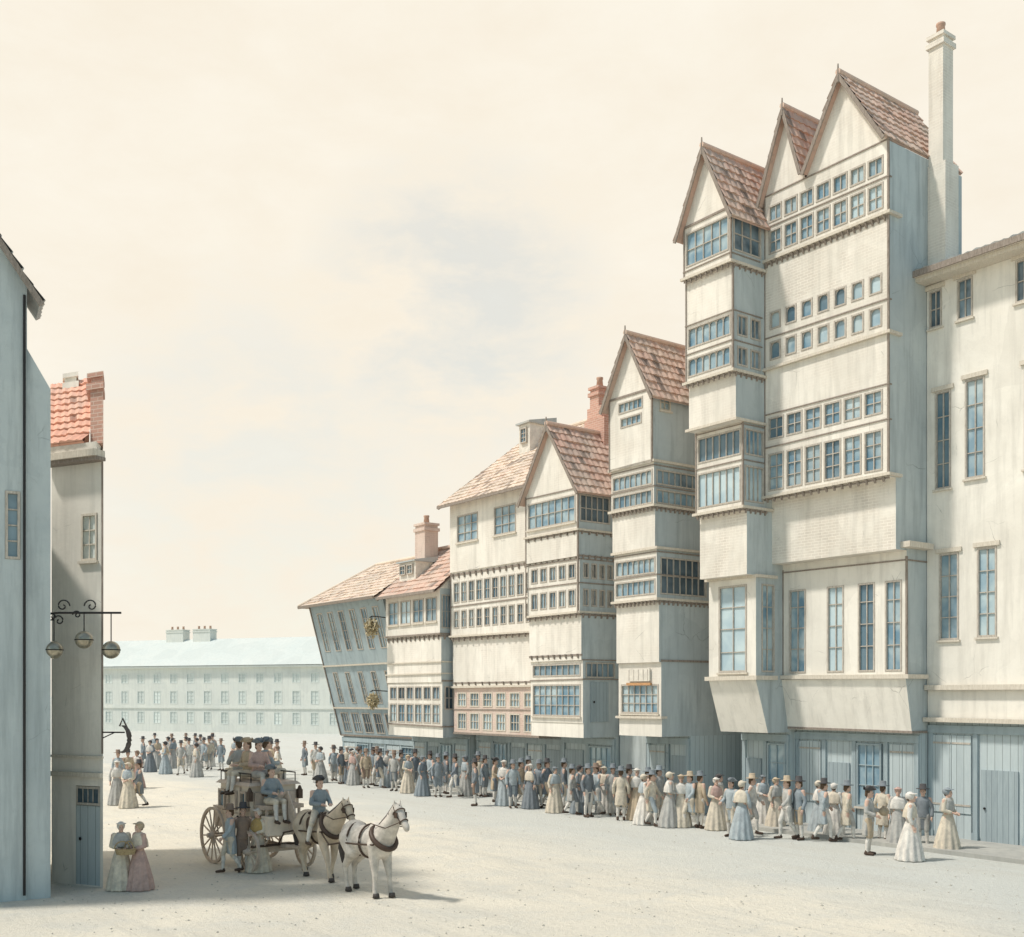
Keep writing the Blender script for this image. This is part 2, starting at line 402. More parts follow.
class House:
    def __init__(h, name, label, s0, s1, Dref, back=34, cat='house'):
        h.s0, h.s1, h.D, h.w, h.yb = s0, s1, Dref, s1 - s0, back - Dref
        h.root = thing(name, label, cat, W(s1, Dref), ROT)
        h.wall = {}; h.trim = MB(); h.corb = MB(); h.pnt = MB()
    def z(h, py, D=None): return Z_at(py, h.s0, D or h.D)
    def x(h, px, D=None): return h.s1 - S_at(px, D or h.D)
    def front(h, y): return Side((0, y), (1, 0))
    def right(h, y): return Side((h.w, y), (0, 1))
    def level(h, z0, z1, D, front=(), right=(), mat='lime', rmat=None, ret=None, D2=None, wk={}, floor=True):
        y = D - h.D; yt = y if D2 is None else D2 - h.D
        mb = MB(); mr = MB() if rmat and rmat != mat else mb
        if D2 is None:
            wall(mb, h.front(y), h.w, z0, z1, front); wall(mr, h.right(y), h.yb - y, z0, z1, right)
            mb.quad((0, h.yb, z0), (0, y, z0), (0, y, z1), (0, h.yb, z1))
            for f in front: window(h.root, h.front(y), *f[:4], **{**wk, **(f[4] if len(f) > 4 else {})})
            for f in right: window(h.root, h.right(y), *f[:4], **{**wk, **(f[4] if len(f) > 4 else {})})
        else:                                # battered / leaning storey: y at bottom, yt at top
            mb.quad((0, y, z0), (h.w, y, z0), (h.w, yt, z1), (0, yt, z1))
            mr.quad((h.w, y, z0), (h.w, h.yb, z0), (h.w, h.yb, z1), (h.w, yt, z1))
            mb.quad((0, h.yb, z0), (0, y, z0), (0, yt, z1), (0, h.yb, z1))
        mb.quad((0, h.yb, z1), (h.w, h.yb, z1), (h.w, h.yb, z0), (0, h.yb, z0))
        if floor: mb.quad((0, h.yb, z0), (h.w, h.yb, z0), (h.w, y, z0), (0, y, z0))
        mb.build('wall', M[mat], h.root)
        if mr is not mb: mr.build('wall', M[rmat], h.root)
    def ledge(h, z, D, proj=.09, ht=.09, rlen=2.5, paint=True, left=True):
        y = D - h.D; l = -proj if left else 0; t = MB(); w_ = h.w
        t.prism([(l, y - proj), (w_ + proj, y - proj), (w_ + proj, y + rlen), (w_ + .003, y + rlen), (w_ + .003, y - .003), (l, y - .003)], z, z + ht)
        tilt = random.uniform(-.010, .010)
        t.v = [(vx, vy, vz + tilt * (vx - w_ * .5)) for vx, vy, vz in t.v]
        t.build('ledge' if paint else 'timber_beam', M['paint' if paint else 'timber'], h.root)
    def beam(h, z, D, ht=.06, rlen=2.5, proj=.03): h.ledge(z, D, proj, ht, rlen, False, True)
    def teeth(h, z, D, n, ht=.16, wd=.07, pr=.10, rn=0, rlen=2):
        y = D - h.D; h.corb = MB()
        for i in range(n):
            x = h.w * (i + .5) / n
            h.corb.hexa([(x - wd / 2, y - pr * .3, z), (x + wd / 2, y - pr * .3, z), (x + wd / 2, y - .004, z), (x - wd / 2, y - .004, z)],
                        [(x - wd / 2, y - pr, z + ht), (x + wd / 2, y - pr, z + ht), (x + wd / 2, y - .004, z + ht), (x - wd / 2, y - .004, z + ht)])
        for i in range(rn):
            q = y + rlen * (i + .5) / rn; X = h.w + .004
            h.corb.hexa([(X, q - wd / 2, z), (X + pr * .3, q - wd / 2, z), (X + pr * .3, q + wd / 2, z), (X, q + wd / 2, z)],
                        [(X, q - wd / 2, z + ht), (X + pr, q - wd / 2, z + ht), (X + pr, q + wd / 2, z + ht), (X, q + wd / 2, z + ht)])
        w_ = h.w; rr_ = rlen if rn else .03
        h.corb.prism([(0, y - .018), (w_ + .018, y - .018), (w_ + .018, y + rr_), (w_ + .003, y + rr_), (w_ + .003, y - .003), (0, y - .003)], z + ht * .55, z + ht * .97)
        h.corb.build('corbel_course', M['timber'], h.root)
    def post(h, z0, z1, D, wd=.06):
        wd = .034
        y = D - h.D
        t = MB(); w_ = h.w; t.prism([(w_ - wd, y - .02), (w_ + .02, y - .02), (w_ + .02, y + wd), (w_ + .004, y + wd), (w_ + .004, y - .004), (w_ - wd, y - .004)], z0, z1)
        t.build('corner_post', M['timber'], h.root)
        t = MB(); t.box(-.02, wd, y - .02, y - .004, z0, z1); t.build('corner_post', M['timber'], h.root)
    def gable(h, x0, x1, D, zE, zA, mat='lime', xm=None, roofmat='tile', yb=None, window_=None, over=.22, **kw):
        y = D - h.D; xm = (x0 + x1) / 2 if xm is None else xm
        mb = MB(); mb.quad((x0, y, zE), (x1, y, zE), (xm, y, zA)); mb.build('gable_wall', M[mat], h.root); yb = yb or h.yb
        return gable_roof(h.root, x0, x1, y, yb, zE, zA, M[roofmat], xm=xm, over=over, **kw)
    def ground(h, ztop, D, mat='boards', n=3, doors=(1,), zt=None):
        y = D - h.D; mb = MB(); sd = h.front(y)
        mb.quad(sd.P(0, 0), sd.P(h.w, 0), sd.P(h.w, ztop), sd.P(0, ztop))
        mb.quad((h.w, y, 0), (h.w, h.yb, 0), (h.w, h.yb, ztop), (h.w, y, ztop))
        mb.quad((0, h.yb, 0), (0, y, 0), (0, y, ztop), (0, h.yb, ztop))
        mb.build('ground_storey', M[mat], h.root)
        bay = h.w / n
        for i in range(n + 1):
            pil = MB(); u = min(max(bay * i, .09), h.w - .09); pbox(pil, sd, u - .07, u + .07, 0, ztop - .303, -.07, -.004)
            pbox(pil, sd, u - .09, u + .09, 0, .3, -.10, -.074); pil.build('pilaster', M['slate'], h.root)
        fa = MB(); pbox(fa, sd, 0, h.w, ztop - .30, ztop - .08, -.09, -.004); fa.build('fascia', M['slate'], h.root)
        for i in range(n):
            u0, u1 = bay * i + .12, bay * (i + 1) - .12
            if u1 - u0 < .3: continue
            if i in doors:
                d = MB(); pbox(d, sd, u0 + .05, min(u1 - .05, u0 + 1.1), .02, min(2.05, ztop - .5), -.05, -.004); dd = d.build('door', M['door'], h.root)
                k = MB(); k.ball(sd.P(u0 + .16, 1.0, -.075), .035); k.build('handle', M['iron'], dd, True)
            else:
                g = MB(); pbox(g, sd, u0, u1, .02, .75, -.045, -.004)
                g.build('stall_board', M['boards'], h.root)
                window_sd = Side((sd.P(0, 0, -.09).x, sd.P(0, 0, -.09).y), (1, 0))
                if (i + n) % 3 == 0: window(h.root, window_sd, u0, u1, .78, ztop - .36, max(2, round((u1 - u0) / .3)), 3, fm=M['slate'], gm=M['glass'])
                else:
                    k = 2; uw = (u1 - u0) / k
                    for j in range(k):
                        q = MB(); pbox(q, sd, u0 + uw * j + .01, u0 + uw * (j + 1) - .01, .80, ztop - .36, -.05, -.004); sh = q.build('shutter', M['boards'], h.root)
                        for zz in (1.0, ztop - .6):
                            q = MB(); pbox(q, sd, u0 + uw * j + .02, u0 + uw * (j + 1) - .02, zz, zz + .05, -.065, -.051); q.build('strap_hinge', M['frame'], sh)
    def done(h):
        pass
    def bit(h, name, mat, *boxes):
        t = MB()
        for b in boxes: t.box(*b)
        return t.build(name, M[mat], h.root)
    def stick(h, name, mat, *a):
        t = MB(); t.beam(*a); return t.build(name, M[mat], h.root)
def bays(n, x0, x1, z0, z1, gap=.10, **kw):
    w = (x1 - x0) / n
    return [(x0 + w * i + gap / 2, x0 + w * (i + 1) - gap / 2, z0, z1, kw) for i in range(n)]

# ================================================================== RIGHT ROW
# --- tall gabled house
s0, s1 = 18.26, 22.65
T = House('timber_house', 'tallest cream house with two gables, long window bands and a towering chimney on its roof', s0, s1, 26.4, 30.0)
DA, DD, DE = 26.4, 26.74, 27.25
zE = T.z(140, DA); zr = lambda y: T.z(y, DA)
wk = dict(sill=False)
rowsA = bays(7, .12, T.w - .12, zr(206), zr(179), .07, nx=2, nz=2) + bays(7, .12, T.w - .12, zr(171), zr(152), .07, nx=2, nz=1, gm=M['glass'])
rowsB = bays(7, .12, T.w - .12, zr(324), zr(303), .16, nx=1, nz=1, arch=True) + bays(7, .12, T.w - .12, zr(290), zr(270), .16, nx=1, nz=1, arch=True)
rowsC = bays(6, .10, T.w - .14, zr(469), zr(427), .08, nx=2, nz=3) + bays(6, .10, T.w - .14, zr(412), zr(387), .08, nx=2, nz=2)
T.level(zr(214), zE, DA, rowsA, mat='lime', rmat='shadew', wk=wk)
T.level(zr(334), zr(214), DA, rowsB, mat='limeb', rmat='shadew', wk=wk, floor=False)
T.level(zr(476), zr(334), DA, rowsC, mat='lime', rmat='shadew', wk=wk)
T.level(T.z(549, DD), zr(476), DD, (), mat='limeb', rmat='shadew')
tall = []
for a, b in ((789, 806), (827, 844), (858, 875), (885, 902)):
    tall.append((max(T.x(a, DE), .08), T.x(b, DE), T.z(671, DE), T.z(579, DE), dict(nx=2, lights=[.28, .54, .8], sill=False)))
T.level(T.z(678, DE), T.z(549, DD), DE, tall, mat='cream', rmat='shadew')
T.level(T.z(733, 27.5), T.z(678, DE), 27.5, (), mat='cream', rmat='shadew', D2=27.2)
T.ground(T.z(733, 27.5), 27.9, n=4, doors=(1,))
for y in (214, 334, 476): T.ledge(zr(y), DA, .11, .08, .5)
for y in (140, 176, 299, 384, 420): T.beam(zr(y), DA, .036, .12)
T.ledge(T.z(549, DE), DE, .30, .16, .85); T.ledge(T.z(678, DE), DE, .14, .12, .85); T.beam(T.z(733, 27.5), 27.5, .07)
T.beam(T.z(560, DE), DE, .04)
T.teeth(zr(214) - .16, DA, 22, .14, .05, .10); T.teeth(zr(476) - .14, DA, 16, .13, .06, .10)
T.post(zr(476), zE, DA); T.post(T.z(678, DE), T.z(556, DE), DE, .07)
xv = T.x(806, DA)
zA1 = Z_at(77, 19.7, DA); zA2 = Z_at(113, 21.9, DA)
T.gable(xv, T.w, DA, zE, zA1, xm=T.x(843, DA), overL=-.02, overR=-.01)
T.gable(0, xv - .02, DA + .003, zE, zA2, xm=T.x(787, DA), overL=.12, overR=-.03)
cx0, cx1 = T.w + .005, T.w + .46
chimney(T.root, cx0, cx1, 28.3 - 26.4, 28.8 - 26.4, 15.0, Z_at(36, 18.0, 28.5), M['limeb'], 1)
bb_ = MB(); bb_.box(T.w + .004, T.w + .56, 28.26 - 26.4, 28.92 - 26.4, 14.8, Z_at(165, 18.0, 28.4)); bb_.build('chimney_breast', M['limeb'], T.root)
T.done()

# --- narrow gabled bay tower
s0, s1 = 22.65, 24.6
B = House('bay_tower_house', 'slender gabled bay tower projecting from the tallest house, stacked with banded casements', s0, s1, 24.88, 33)
def lv(y0, y1, Dn, fr=(), rt=(), **k): B.level(B.z(y0, Dn), B.z(y1, Dn) if not isinstance(y1, tuple) else B.z(y1[0], y1[1]), Dn, fr, rt, **k)
D1, D2, D3, D4, D5, D6 = 24.88, 24.97, 25.10, 25.41, 25.59, 26.0
zt = B.z(207, D1)
RL = 1.35
gd = dict(gm=M['glassd'])
z0, z1 = B.z(249, D1), B.z(213, D1)
B.level(B.z(262, D1), zt, D1, bays(1, .07, B.w - .07, z0, z1, 0, nx=5, nz=2, sill=False), bays(1, .10, RL, z0, z1, 0, nx=3, nz=2, sill=False, **gd), rmat='shadew')
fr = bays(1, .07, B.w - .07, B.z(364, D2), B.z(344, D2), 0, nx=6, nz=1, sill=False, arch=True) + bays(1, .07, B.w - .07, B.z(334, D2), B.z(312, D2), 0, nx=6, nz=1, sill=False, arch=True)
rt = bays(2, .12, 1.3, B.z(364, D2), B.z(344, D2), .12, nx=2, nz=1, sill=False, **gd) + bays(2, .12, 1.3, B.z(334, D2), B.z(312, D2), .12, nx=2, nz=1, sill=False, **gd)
B.level(B.z(371, D2), B.z(262, D1), D2, fr, rt, rmat='shadew')
B.level(B.z(420, D3), B.z(371, D2), D3, rmat='shadew')
fr = bays(1, .07, B.w - .07, B.z(501, D4), B.z(464, D4), 0, nx=6, nz=1, sill=False) + bays(1, .07, B.w - .07, B.z(454, D4), B.z(427, D4), 0, nx=6, nz=1, sill=False)
rt = bays(1, .08, .95, B.z(501, D4), B.z(464, D4), 0, nx=4, nz=1, sill=False) + bays(1, .08, .95, B.z(454, D4), B.z(427, D4), 0, nx=4, nz=1, sill=False)
B.level(B.z(508, D4), B.z(420, D3), D4, fr, rt, rmat='shadew')
B.level(B.z(574, D5), B.z(508, D4), D5, rmat='shadew', mat='limeb')
B.level(B.z(680, D6), B.z(574, D5), D6, [(.42, B.w - .36, B.z(672, D6), B.z(583, D6), dict(nx=2, lights=[.22, .5, .76], fw=.06))],
        [(.25, .85, B.z(672, D6), B.z(583, D6), dict(nx=2, lights=[.25, .5, .75], sill=False))], rmat='shadew', mat='cream')
B.level(B.z(733, 26.55), B.z(680, D6), 26.55, D2=26.0, mat='cream', rmat='shadew')
B.ground(B.z(733, 26.55), 27.6, n=2, doors=(0,))
for y, d in ((262, D1), (371, D2), (420, D3), (508, D4)): B.ledge(B.z(y, d), d, .09, .08, 1.6)
B.ledge(B.z(680, D6), D6, .10, .13, .9); B.ledge(B.z(577, D6), D6, .10, .09, .9); B.beam(zt - .02, D1, .07, 1.6)
for y, d in ((310, D2), (340, D2), (424, D4), (460, D4), (253, D1)): B.beam(B.z(y, d), d, .034, 1.3)
B.teeth(B.z(262, D1) - .14, D1, 9, .13, .05, .08, 6, 1.5); B.teeth(B.z(371, D2) - .14, D2, 9, .13, .05, .08, 6, 1.4); B.teeth(B.z(508, D4) - .14, D4, 9, .13, .05, .08, 5, 1.1)
B.post(B.z(262, D1), zt, D1, .05); B.post(B.z(371, D2), B.z(262, D1), D2, .04); B.post(B.z(508, D4), B.z(420, D3), D4, .04)
B.gable(0, B.w, D1, zt, Z_at(150, 23.6, D1), roofmat='tile', over=.2)
B.done()

# --- set back sash-windowed house at the right edge
s0, s1 = 11.0, 18.24
Rr = House('sash_house', 'set back cream house at the right edge with tall sash windows under a deep eave', s0, s1, 28.2, 35)
c = W(18.24, 28.2)
zc = lambda y, px: Z_at(y, S_at(px, 28.2), 28.2)
fr = []
def sash(a, b, y0, y1, **k): fr.append((Rr.x(a), Rr.x(b), zc(y1, (a + b) / 2), zc(y0, (a + b) / 2), k))
sash(929, 942, 290, 328, nx=2, nz=2, gm=M['glassd']); sash(957, 973, 278, 319, nx=2, nz=2, gm=M['glassd'])
sash(935, 951, 391, 489, nx=2, nz=4); sash(965, 985, 378, 478, nx=2, nz=4)
sash(939, 959, 553, 640, nx=2, nz=4); sash(977, 997, 547, 637, nx=2, nz=4)
ww = [f for f in fr]
for i in (1, 3, 5):                                        # third column, nearest the frame edge
    f = ww[i]; dx = (ww[1][0] - ww[0][0]) * 1.08
    for k in (1, 2, 3, 4, 5):
        if f[1] + dx * k + .75 < Rr.w - .3: fr.append((f[0] + dx * k + .75, f[1] + dx * k + .75, f[2], f[3], f[4]))
zev = zc(283, 925)
Rr.level(zc(688, 925), zev, 28.2, fr, mat='cream')
Rr.level(zc(722, 925), zc(688, 925), 28.23, mat='cream')
Rr.ground(zc(722, 925), 28.3, n=5, doors=(1, 3))
Rr.ledge(zc(690, 925), 28.2, .14, .14, left=False); Rr.ledge(zc(722, 925), 28.2, .22, .12, left=False)
for f in fr:
    Rr.bit('window_head', 'paint', (f[0] - .09, f[1] + .09, -.06, -.004, f[3] + .02, f[3] + .14))
Rr.bit('eave', 'paint', (-.5, Rr.w + .5, -.62, .0, zev, zev + .10), (-.4, Rr.w + .4, -.52, -.003, zev - .12, zev - .003)); Rr.bit('gutter', 'timber', (-.52, Rr.w + .52, -.68, -.622, zev - .01, zev + .16))
rm = roof_mesh((0, -.6, zev + .15), (Rr.w + .5, -.6, zev + .15), (Rr.w + .5, 6.8, zev + 1.9), (0, 6.8, zev + 1.9)); rm.build('roof', M['tileg'], Rr.root)
Rr.done()

# --- second gabled house
s0, s1 = 26.0, 28.07
H2 = House('gabled_house', 'narrow gabled house with a blank flank in painted blue-grey shade and an orange-lined sign board', s0, s1, 24.83, 33)
d1, d2, d3, d4 = 24.83, 24.92, 25.05, 25.25
zt = H2.z(388, d1); Z = H2.z
H2.level(Z(462, d2), zt, d1, bays(1, .45, 1.65, Z(405, d1), Z(393, d1), 0, nx=5, nz=1, sill=False) + bays(1, .55, 1.6, Z(420, d1), Z(409, d1), 0, nx=4, nz=1, sill=False),
         [(.35, .85, Z(408, d1), Z(391, d1), dict(nx=2, nz=2, fm=M['paint']))], rmat='shadew')
H2.level(Z(506, d2), Z(462, d2), d2, bays(1, .06, H2.w - .06, Z(484, d2), Z(468, d2), 0, nx=7, nz=1, sill=False, arch=True) + bays(1, .06, H2.w - .06, Z(503, d2), Z(488, d2), 0, nx=7, nz=1, sill=False),
         bays(1, .1, 2.4, Z(484, d2), Z(468, d2), 0, nx=8, nz=1, sill=False, **gd) + bays(1, .1, 2.4, Z(503, d2), Z(488, d2), 0, nx=8, nz=1, sill=False), rmat='shadew')
H2.level(Z(549, d3), Z(506, d2), d2 + .05, rmat='shadew')
H2.level(Z(600, d3), Z(549, d3), d3, bays(1, .06, H2.w - .06, Z(573, d3), Z(556, d3), 0, nx=7, nz=1, sill=False, arch=True) + bays(1, .06, H2.w - .06, Z(594, d3), Z(578, d3), 0, nx=7, nz=1, sill=False),
         bays(1, .15, 2.3, Z(594, d3), Z(556, d3), 0, nx=7, nz=2, sill=False, **gd), rmat='shadew')
H2.level(Z(662, d4), Z(600, d3), d3 + .1, rmat='shadew')
H2.level(Z(719, d4), Z(662, d4), d4, bays(1, .12, H2.w - .12, Z(714, d4), Z(684, d4), 0, nx=6, nz=3, sill=True), rmat='shadew')
H2.level(Z(737, d4), Z(719, d4), d4 + .03, rmat='shadew', mat='cream')
H2.ground(Z(737, d4), 26.6, n=2, doors=(1,))
for y, d in ((462, d2), (506, d2), (549, d3), (600, d3)): H2.ledge(Z(y, d), d, .09, .08, 2.6)
for y, d in ((486, d2), (575, d3), (465, d2), (552, d3)): H2.beam(Z(y, d), d, .036, 2.5)
H2.teeth(Z(506, d2) - .15, d2, 11, .14, .06, .09, 12, 2.5); H2.teeth(Z(600, d3) - .15, d3, 11, .14, .06, .09, 12, 2.5)
H2.beam(zt - .03, d1, .07); H2.ledge(Z(719, d4), d4, .08, .08, .2); H2.beam(Z(662, d4), d4, .07, 2.5)
H2.post(Z(462, d2), zt, d1, .05)
sb = MB(); y4 = d4 - H2.D
sb.box(.55, 1.6, y4 - .09, y4 - .03, Z(681, d4), Z(668, d4)); sg = sb.build('sign_board', M['white'], H2.root)
so = MB(); so.box(.5, 1.65, y4 - .11, y4 - .025, Z(682, d4) - .10, Z(681, d4) - .05); so.build('sign_rail', M['orange'], sg)
for xx in (.62, .85, 1.08, 1.31, 1.52):
    k = MB(); k.box(xx - .015, xx + .015, y4 - .098, y4 - .092, Z(680, d4), Z(669, d4)); k.build('batten', M['frame'], sg)
H2.gable(0, H2.w, d1, zt, Z_at(337, 27.05, d1))
rw = MB(); rw.box(-1.35, -.005, 1.7, 7.5, 0, Z(480, d2)); rw.build('shade_block', M['shadew'], H2.root)  # unseen block added only to stop light between the houses
H2.done()

# --- third gabled house with red chimney
s0, s1 = 29.5, 32.5
H3 = House('chimney_house', 'gabled house with stepped red brick chimney behind its ridge and a dark flank doorway', s0, s1, 24.63, 33)
d1, d2, d3 = 24.63, 24.71, 24.86; Z = H3.z
zt = Z(485, d1)
H3.level(Z(556, d2), zt, d1, bays(1, .12, H3.w - .12, Z(521, d1), Z(493, d1), 0, nx=7, nz=2, sill=True), bays(1, .08, 1.5, Z(521, d1), Z(493, d1), 0, nx=5, nz=2, sill=False, **gd), rmat='shadew')
fr = bays(5, .15, H3.w - .15, Z(578, d2), Z(562, d2), .12, nx=2, nz=1, sill=False, arch=True) + bays(5, .15, H3.w - .15, Z(606, d2), Z(588, d2), .12, nx=2, nz=1, sill=False)
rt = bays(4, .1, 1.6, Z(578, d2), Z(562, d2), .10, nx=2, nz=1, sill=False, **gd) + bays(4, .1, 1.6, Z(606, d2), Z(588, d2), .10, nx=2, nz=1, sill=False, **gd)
H3.level(Z(613, d2), Z(556, d2), d2, fr, rt, rmat='shadew')
H3.level(Z(660, d3), Z(613, d2), d2 + .08, rmat='shadew')
H3.level(Z(723, d3), Z(660, d3), d3, bays(1, .12, H3.w - .12, Z(676, d3), Z(663, d3), 0, nx=8, nz=1, sill=False) + bays(1, .12, H3.w - .12, Z(717, d3), Z(684, d3), 0, nx=8, nz=3, sill=True),
         [(.12, 1.5, Z(678, d3), Z(662, d3), dict(nx=5, nz=1, gm=M['glassd'], sill=False))], rmat='shadew')
H3.level(Z(738, d3), Z(723, d3), d3 + .03, mat='cream', rmat='shadew')
H3.ground(Z(738, d3), 26.4, n=2, doors=(0,))
dr = MB(); dr.box(H3.w + .004, H3.w + .05, d3 - H3.D + .35, d3 - H3.D + 1.15, Z(722, d3), Z(682, d3)); dd = dr.build('door', M['door'], H3.root)
hd = MB(); hd.ball((H3.w + .075, d3 - H3.D + .46, (Z(722, d3) + Z(682, d3)) / 2), .04); hd.build('handle', M['iron'], dd, True)
for y, d in ((530, d1), (613, d2)): H3.ledge(Z(y, d), d, .08, .07, 2)
for y, d in ((488, d1), (559, d2), (583, d2), (680, d3), (660, d3)): H3.beam(Z(y, d), d, .04, 2)
H3.teeth(Z(556, d2) - .1, d2, 9, .16, .06, .08, 6, 1.7); H3.teeth(Z(613, d2) - .16, d2, 9, .15, .06, .09, 6, 1.7)
H3.teeth(Z(530, d1) - .13, d1, 8, .12, .06, .09, 5, 1.7); H3.teeth(Z(660, d3) + .07, d2 + .08, 9, .15, .06, .08, 0)
H3.post(Z(613, d2), zt, d1 - .0, .05)
H3.gable(0, H3.w, d1, zt, Z_at(427, 31.0, d1))
zc3 = Z_at(386, 31.3, 27)
xq = H3.s1 - 31.75
chimney(H3.root, xq + .12, xq + .62, 27.0 - H3.D, 27.55 - H3.D, 12, zc3, M['brick'], 1)
b3 = MB(); b3.box(xq - .08, xq + 1.05, 26.9 - H3.D, 27.7 - H3.D, 10, zc3 - 1.25); b3.box(xq + .02, xq + .85, 26.95 - H3.D, 27.65 - H3.D, zc3 - 1.247, zc3 - .8); b3.build('chimney_breast', M['brick'], H3.root)
H3.done()

# --- broad eaves-fronted house
s0, s1 = 32.7, 38.5
H4 = House('eaves_house', 'broad white house with long tiled eave, twin rows of casements and a pinkish ground storey', s0, s1, 25.2, 33.4)
Z = lambda y: Z_at(y, S_at(530, 25.2), 25.2)
zt = Z(484)
w2 = [(H4.x(457), H4.x(478), Z(529), Z(499), dict(nx=3, nz=3)), (H4.x(494), H4.x(516), Z(529), Z(499), dict(nx=3, nz=3))]
H4.level(Z(560), zt, 25.2, w2, rmat='shadew')
fr = bays(10, .15, H4.w - .15, Z(594), Z(571), .10, nx=2, nz=2, sill=False) + bays(10, .15, H4.w - .15, Z(622), Z(602), .14, nx=2, nz=2, sill=False)
H4.level(Z(632), Z(560), 25.25, fr, rmat='shadew')
H4.level(Z(687), Z(632), 25.35, rmat='shadew')
fr = bays(6, .15, H4.w - .15, Z(708), Z(692), .25, nx=3, nz=2, sill=False, fm=M['paint']) + bays(6, .15, H4.w - .15, Z(733), Z(714), .25, nx=3, nz=2, sill=False, fm=M['paint'])
H4.level(Z(738), Z(687), 25.4, fr, mat='pink', rmat='shadew')
H4.ground(Z(738), 26.6, n=5, doors=(2, 4))
H4.beam(Z(598), 25.25, .05); H4.ledge(Z(632), 25.25, .08, .07); H4.ledge(Z(687), 25.4, .10, .08); H4.beam(Z(738), 25.4, .08); H4.beam(Z(711), 25.4, .04)
H4.teeth(Z(567), 25.25, 14, .2, .07, .10); H4.teeth(Z(632) - .17, 25.25, 14, .16, .07, .10); H4.teeth(Z(687) + .09, 25.35, 12, .14, .06, .08)
H4.post(Z(632), zt, 25.25, .05)
rm = MB(); zrg = 15.25
roof_mesh((-.3, -.4, zt - .12), (H4.w + .1, -.4, zt - .12), (H4.w + .1, 4, zrg), (-.3, 4, zrg), mb=rm)
roof_mesh((H4.w + .1, 8.4, zt - .12), (-.3, 8.4, zt - .12), (-.3, 4, zrg), (H4.w + .1, 4, zrg), mb=rm)
rm.tube([(-.3, 4, zrg + .06), (H4.w + .1, 4, zrg + .06)], .09)
r = rm.build('roof', M['tilep'], H4.root)
for xx in (0.0, H4.w):
    ge = MB(); ge.quad((xx, 0, zt), (xx, 8.2, zt), (xx, 4, zrg - .05)); ge.build('gable_wall', M['lime'], H4.root)
vb = MB(); vb.beam((-.32, -.4, zt - .16), (-.32, 4, zrg - .04), .05, .16); vb.beam((-.3, -.44, zt - .16), (H4.w, -.44, zt - .16), .06, .10); vb.build('barge_board', M['timber'], r)
# white dormer and slated cheek high on the roof
dm = MB(); k = (zrg - zt + .12) / 4.4
zd = lambda y: zt - .12 + (y + .4) * k
x0, x1, yd = H4.x(521, 27.9), H4.x(521, 27.9) + .75, 2.6
dm.box(x0, x1, yd, yd + 1.3, zd(yd) - .1, zd(yd) + 1.25); dmo = dm.build('dormer', M['white'], H4.root)
dr_ = MB(); q0, q1 = zd(yd) + 1.253, zd(yd) + 1.33; dr_.hexa([(x0 - .1, yd - .12, q0), (x1 + .1, yd - .12, q0), (x1 + .1, yd + 1.35, q0), (x0 - .1, yd + 1.35, q0)], [(x0 - .1, yd - .12, q1), (x1 + .1, yd - .12, q1), (x1 + .1, yd + 1.35, q1 + .3), (x0 - .1, yd + 1.35, q1 + .3)]); dr_.build('dormer_roof', M['tileg'], dmo)
window(dmo, Side((x0, yd - .07), (1, 0)), .16, .59, zd(yd) + .45, zd(yd) + 1.1, 2, 3, sill=False)
H4.done()

# --- low house with chimney
s0, s1 = 38.7, 43.2
H5 = House('low_house', 'low cream house with red pantiles, pink chimney and a small white dormer', s0, s1, 24.83, 31)
Z = H5.z; zt = Z(588)
H5.level(Z(634), zt, 24.83, bays(4, .15, H5.w - .15, Z(621), Z(596), .16, nx=2, nz=2, sill=True), bays(1, .08, .62, Z(628), Z(594), 0, nx=3, nz=2, sill=False, **gd), rmat='shadew')
H5.level(Z(682), Z(634), 24.9, rmat='shadew')
H5.level(Z(727), Z(682), 24.95, bays(6, .12, H5.w - .12, Z(700), Z(686), .10, nx=2, nz=1, sill=False, **gd) + bays(6, .12, H5.w - .12, Z(724), Z(704), .10, nx=2, nz=2, sill=False), [(.1, .6, Z(710), Z(686), dict(nx=2, nz=2, sill=False, **gd))], rmat='shadew')
H5.level(Z(738), Z(727), 24.98, mat='cream', rmat='shadew')
H5.ground(Z(738), 26.3, n=4, doors=(1,))
H5.ledge(Z(662), 24.9, .06, .05); H5.ledge(Z(674), 24.9, .06, .05); H5.beam(Z(727), 24.95, .06); H5.beam(Z(682), 24.95, .07); H5.beam(Z(634), 24.83, .07)
H5.teeth(Z(634) - .22, 24.9, 12, .2, .07, .1, 2, .6)
rm = MB(); zrg = Z_at(552, 43.2, 27.0); yr = 2.3
roof_mesh((-.2, -.35, zt - .15), (H5.w + .15, -.35, zt - .15), (H5.w + .15, yr, zrg), (-.2, yr, zrg), mb=rm)
roof_mesh((H5.w + .15, 2 * yr + .4, zt - .15), (-.2, 2 * yr + .4, zt - .15), (-.2, yr, zrg), (H5.w + .15, yr, zrg), mb=rm)
rm.tube([(-.2, yr, zrg + .06), (H5.w + .15, yr, zrg + .06)], .09)
r = rm.build('roof', M['tile'], H5.root)
for xx in (0.0, H5.w): ge = MB(); ge.quad((xx, 0, zt), (xx, 2 * yr, zt), (xx, yr, zrg - .05)); ge.build('gable_wall', M['lime'], H5.root)
H5.bit('eave_board', 'timber', (-.2, H5.w + .15, -.42, -.36, zt - .2, zt - .08))
vb = MB(); vb.beam((-.22, -.35, zt - .18), (-.22, yr, zrg - .04), .05, .15); vb.build('barge_board', M['timber'], r)
xc = H5.s1 - S_at(425, 26.3)
chimney(H5.root, xc - .42, xc + .42, 1.2, 1.9, zt + .6, Z_at(524, H5.s1 - xc, 26.4), M['pink'], 1)
kk = (zrg - zt + .15) / (yr + .35); yd = .5; zb = zt - .15 + (yd + .35) * kk
dm = MB(); dm.box(.35, 1.75, yd, yd + .9, zb - .1, zb + .85); dmo = dm.build('dormer', M['white'], H5.root)
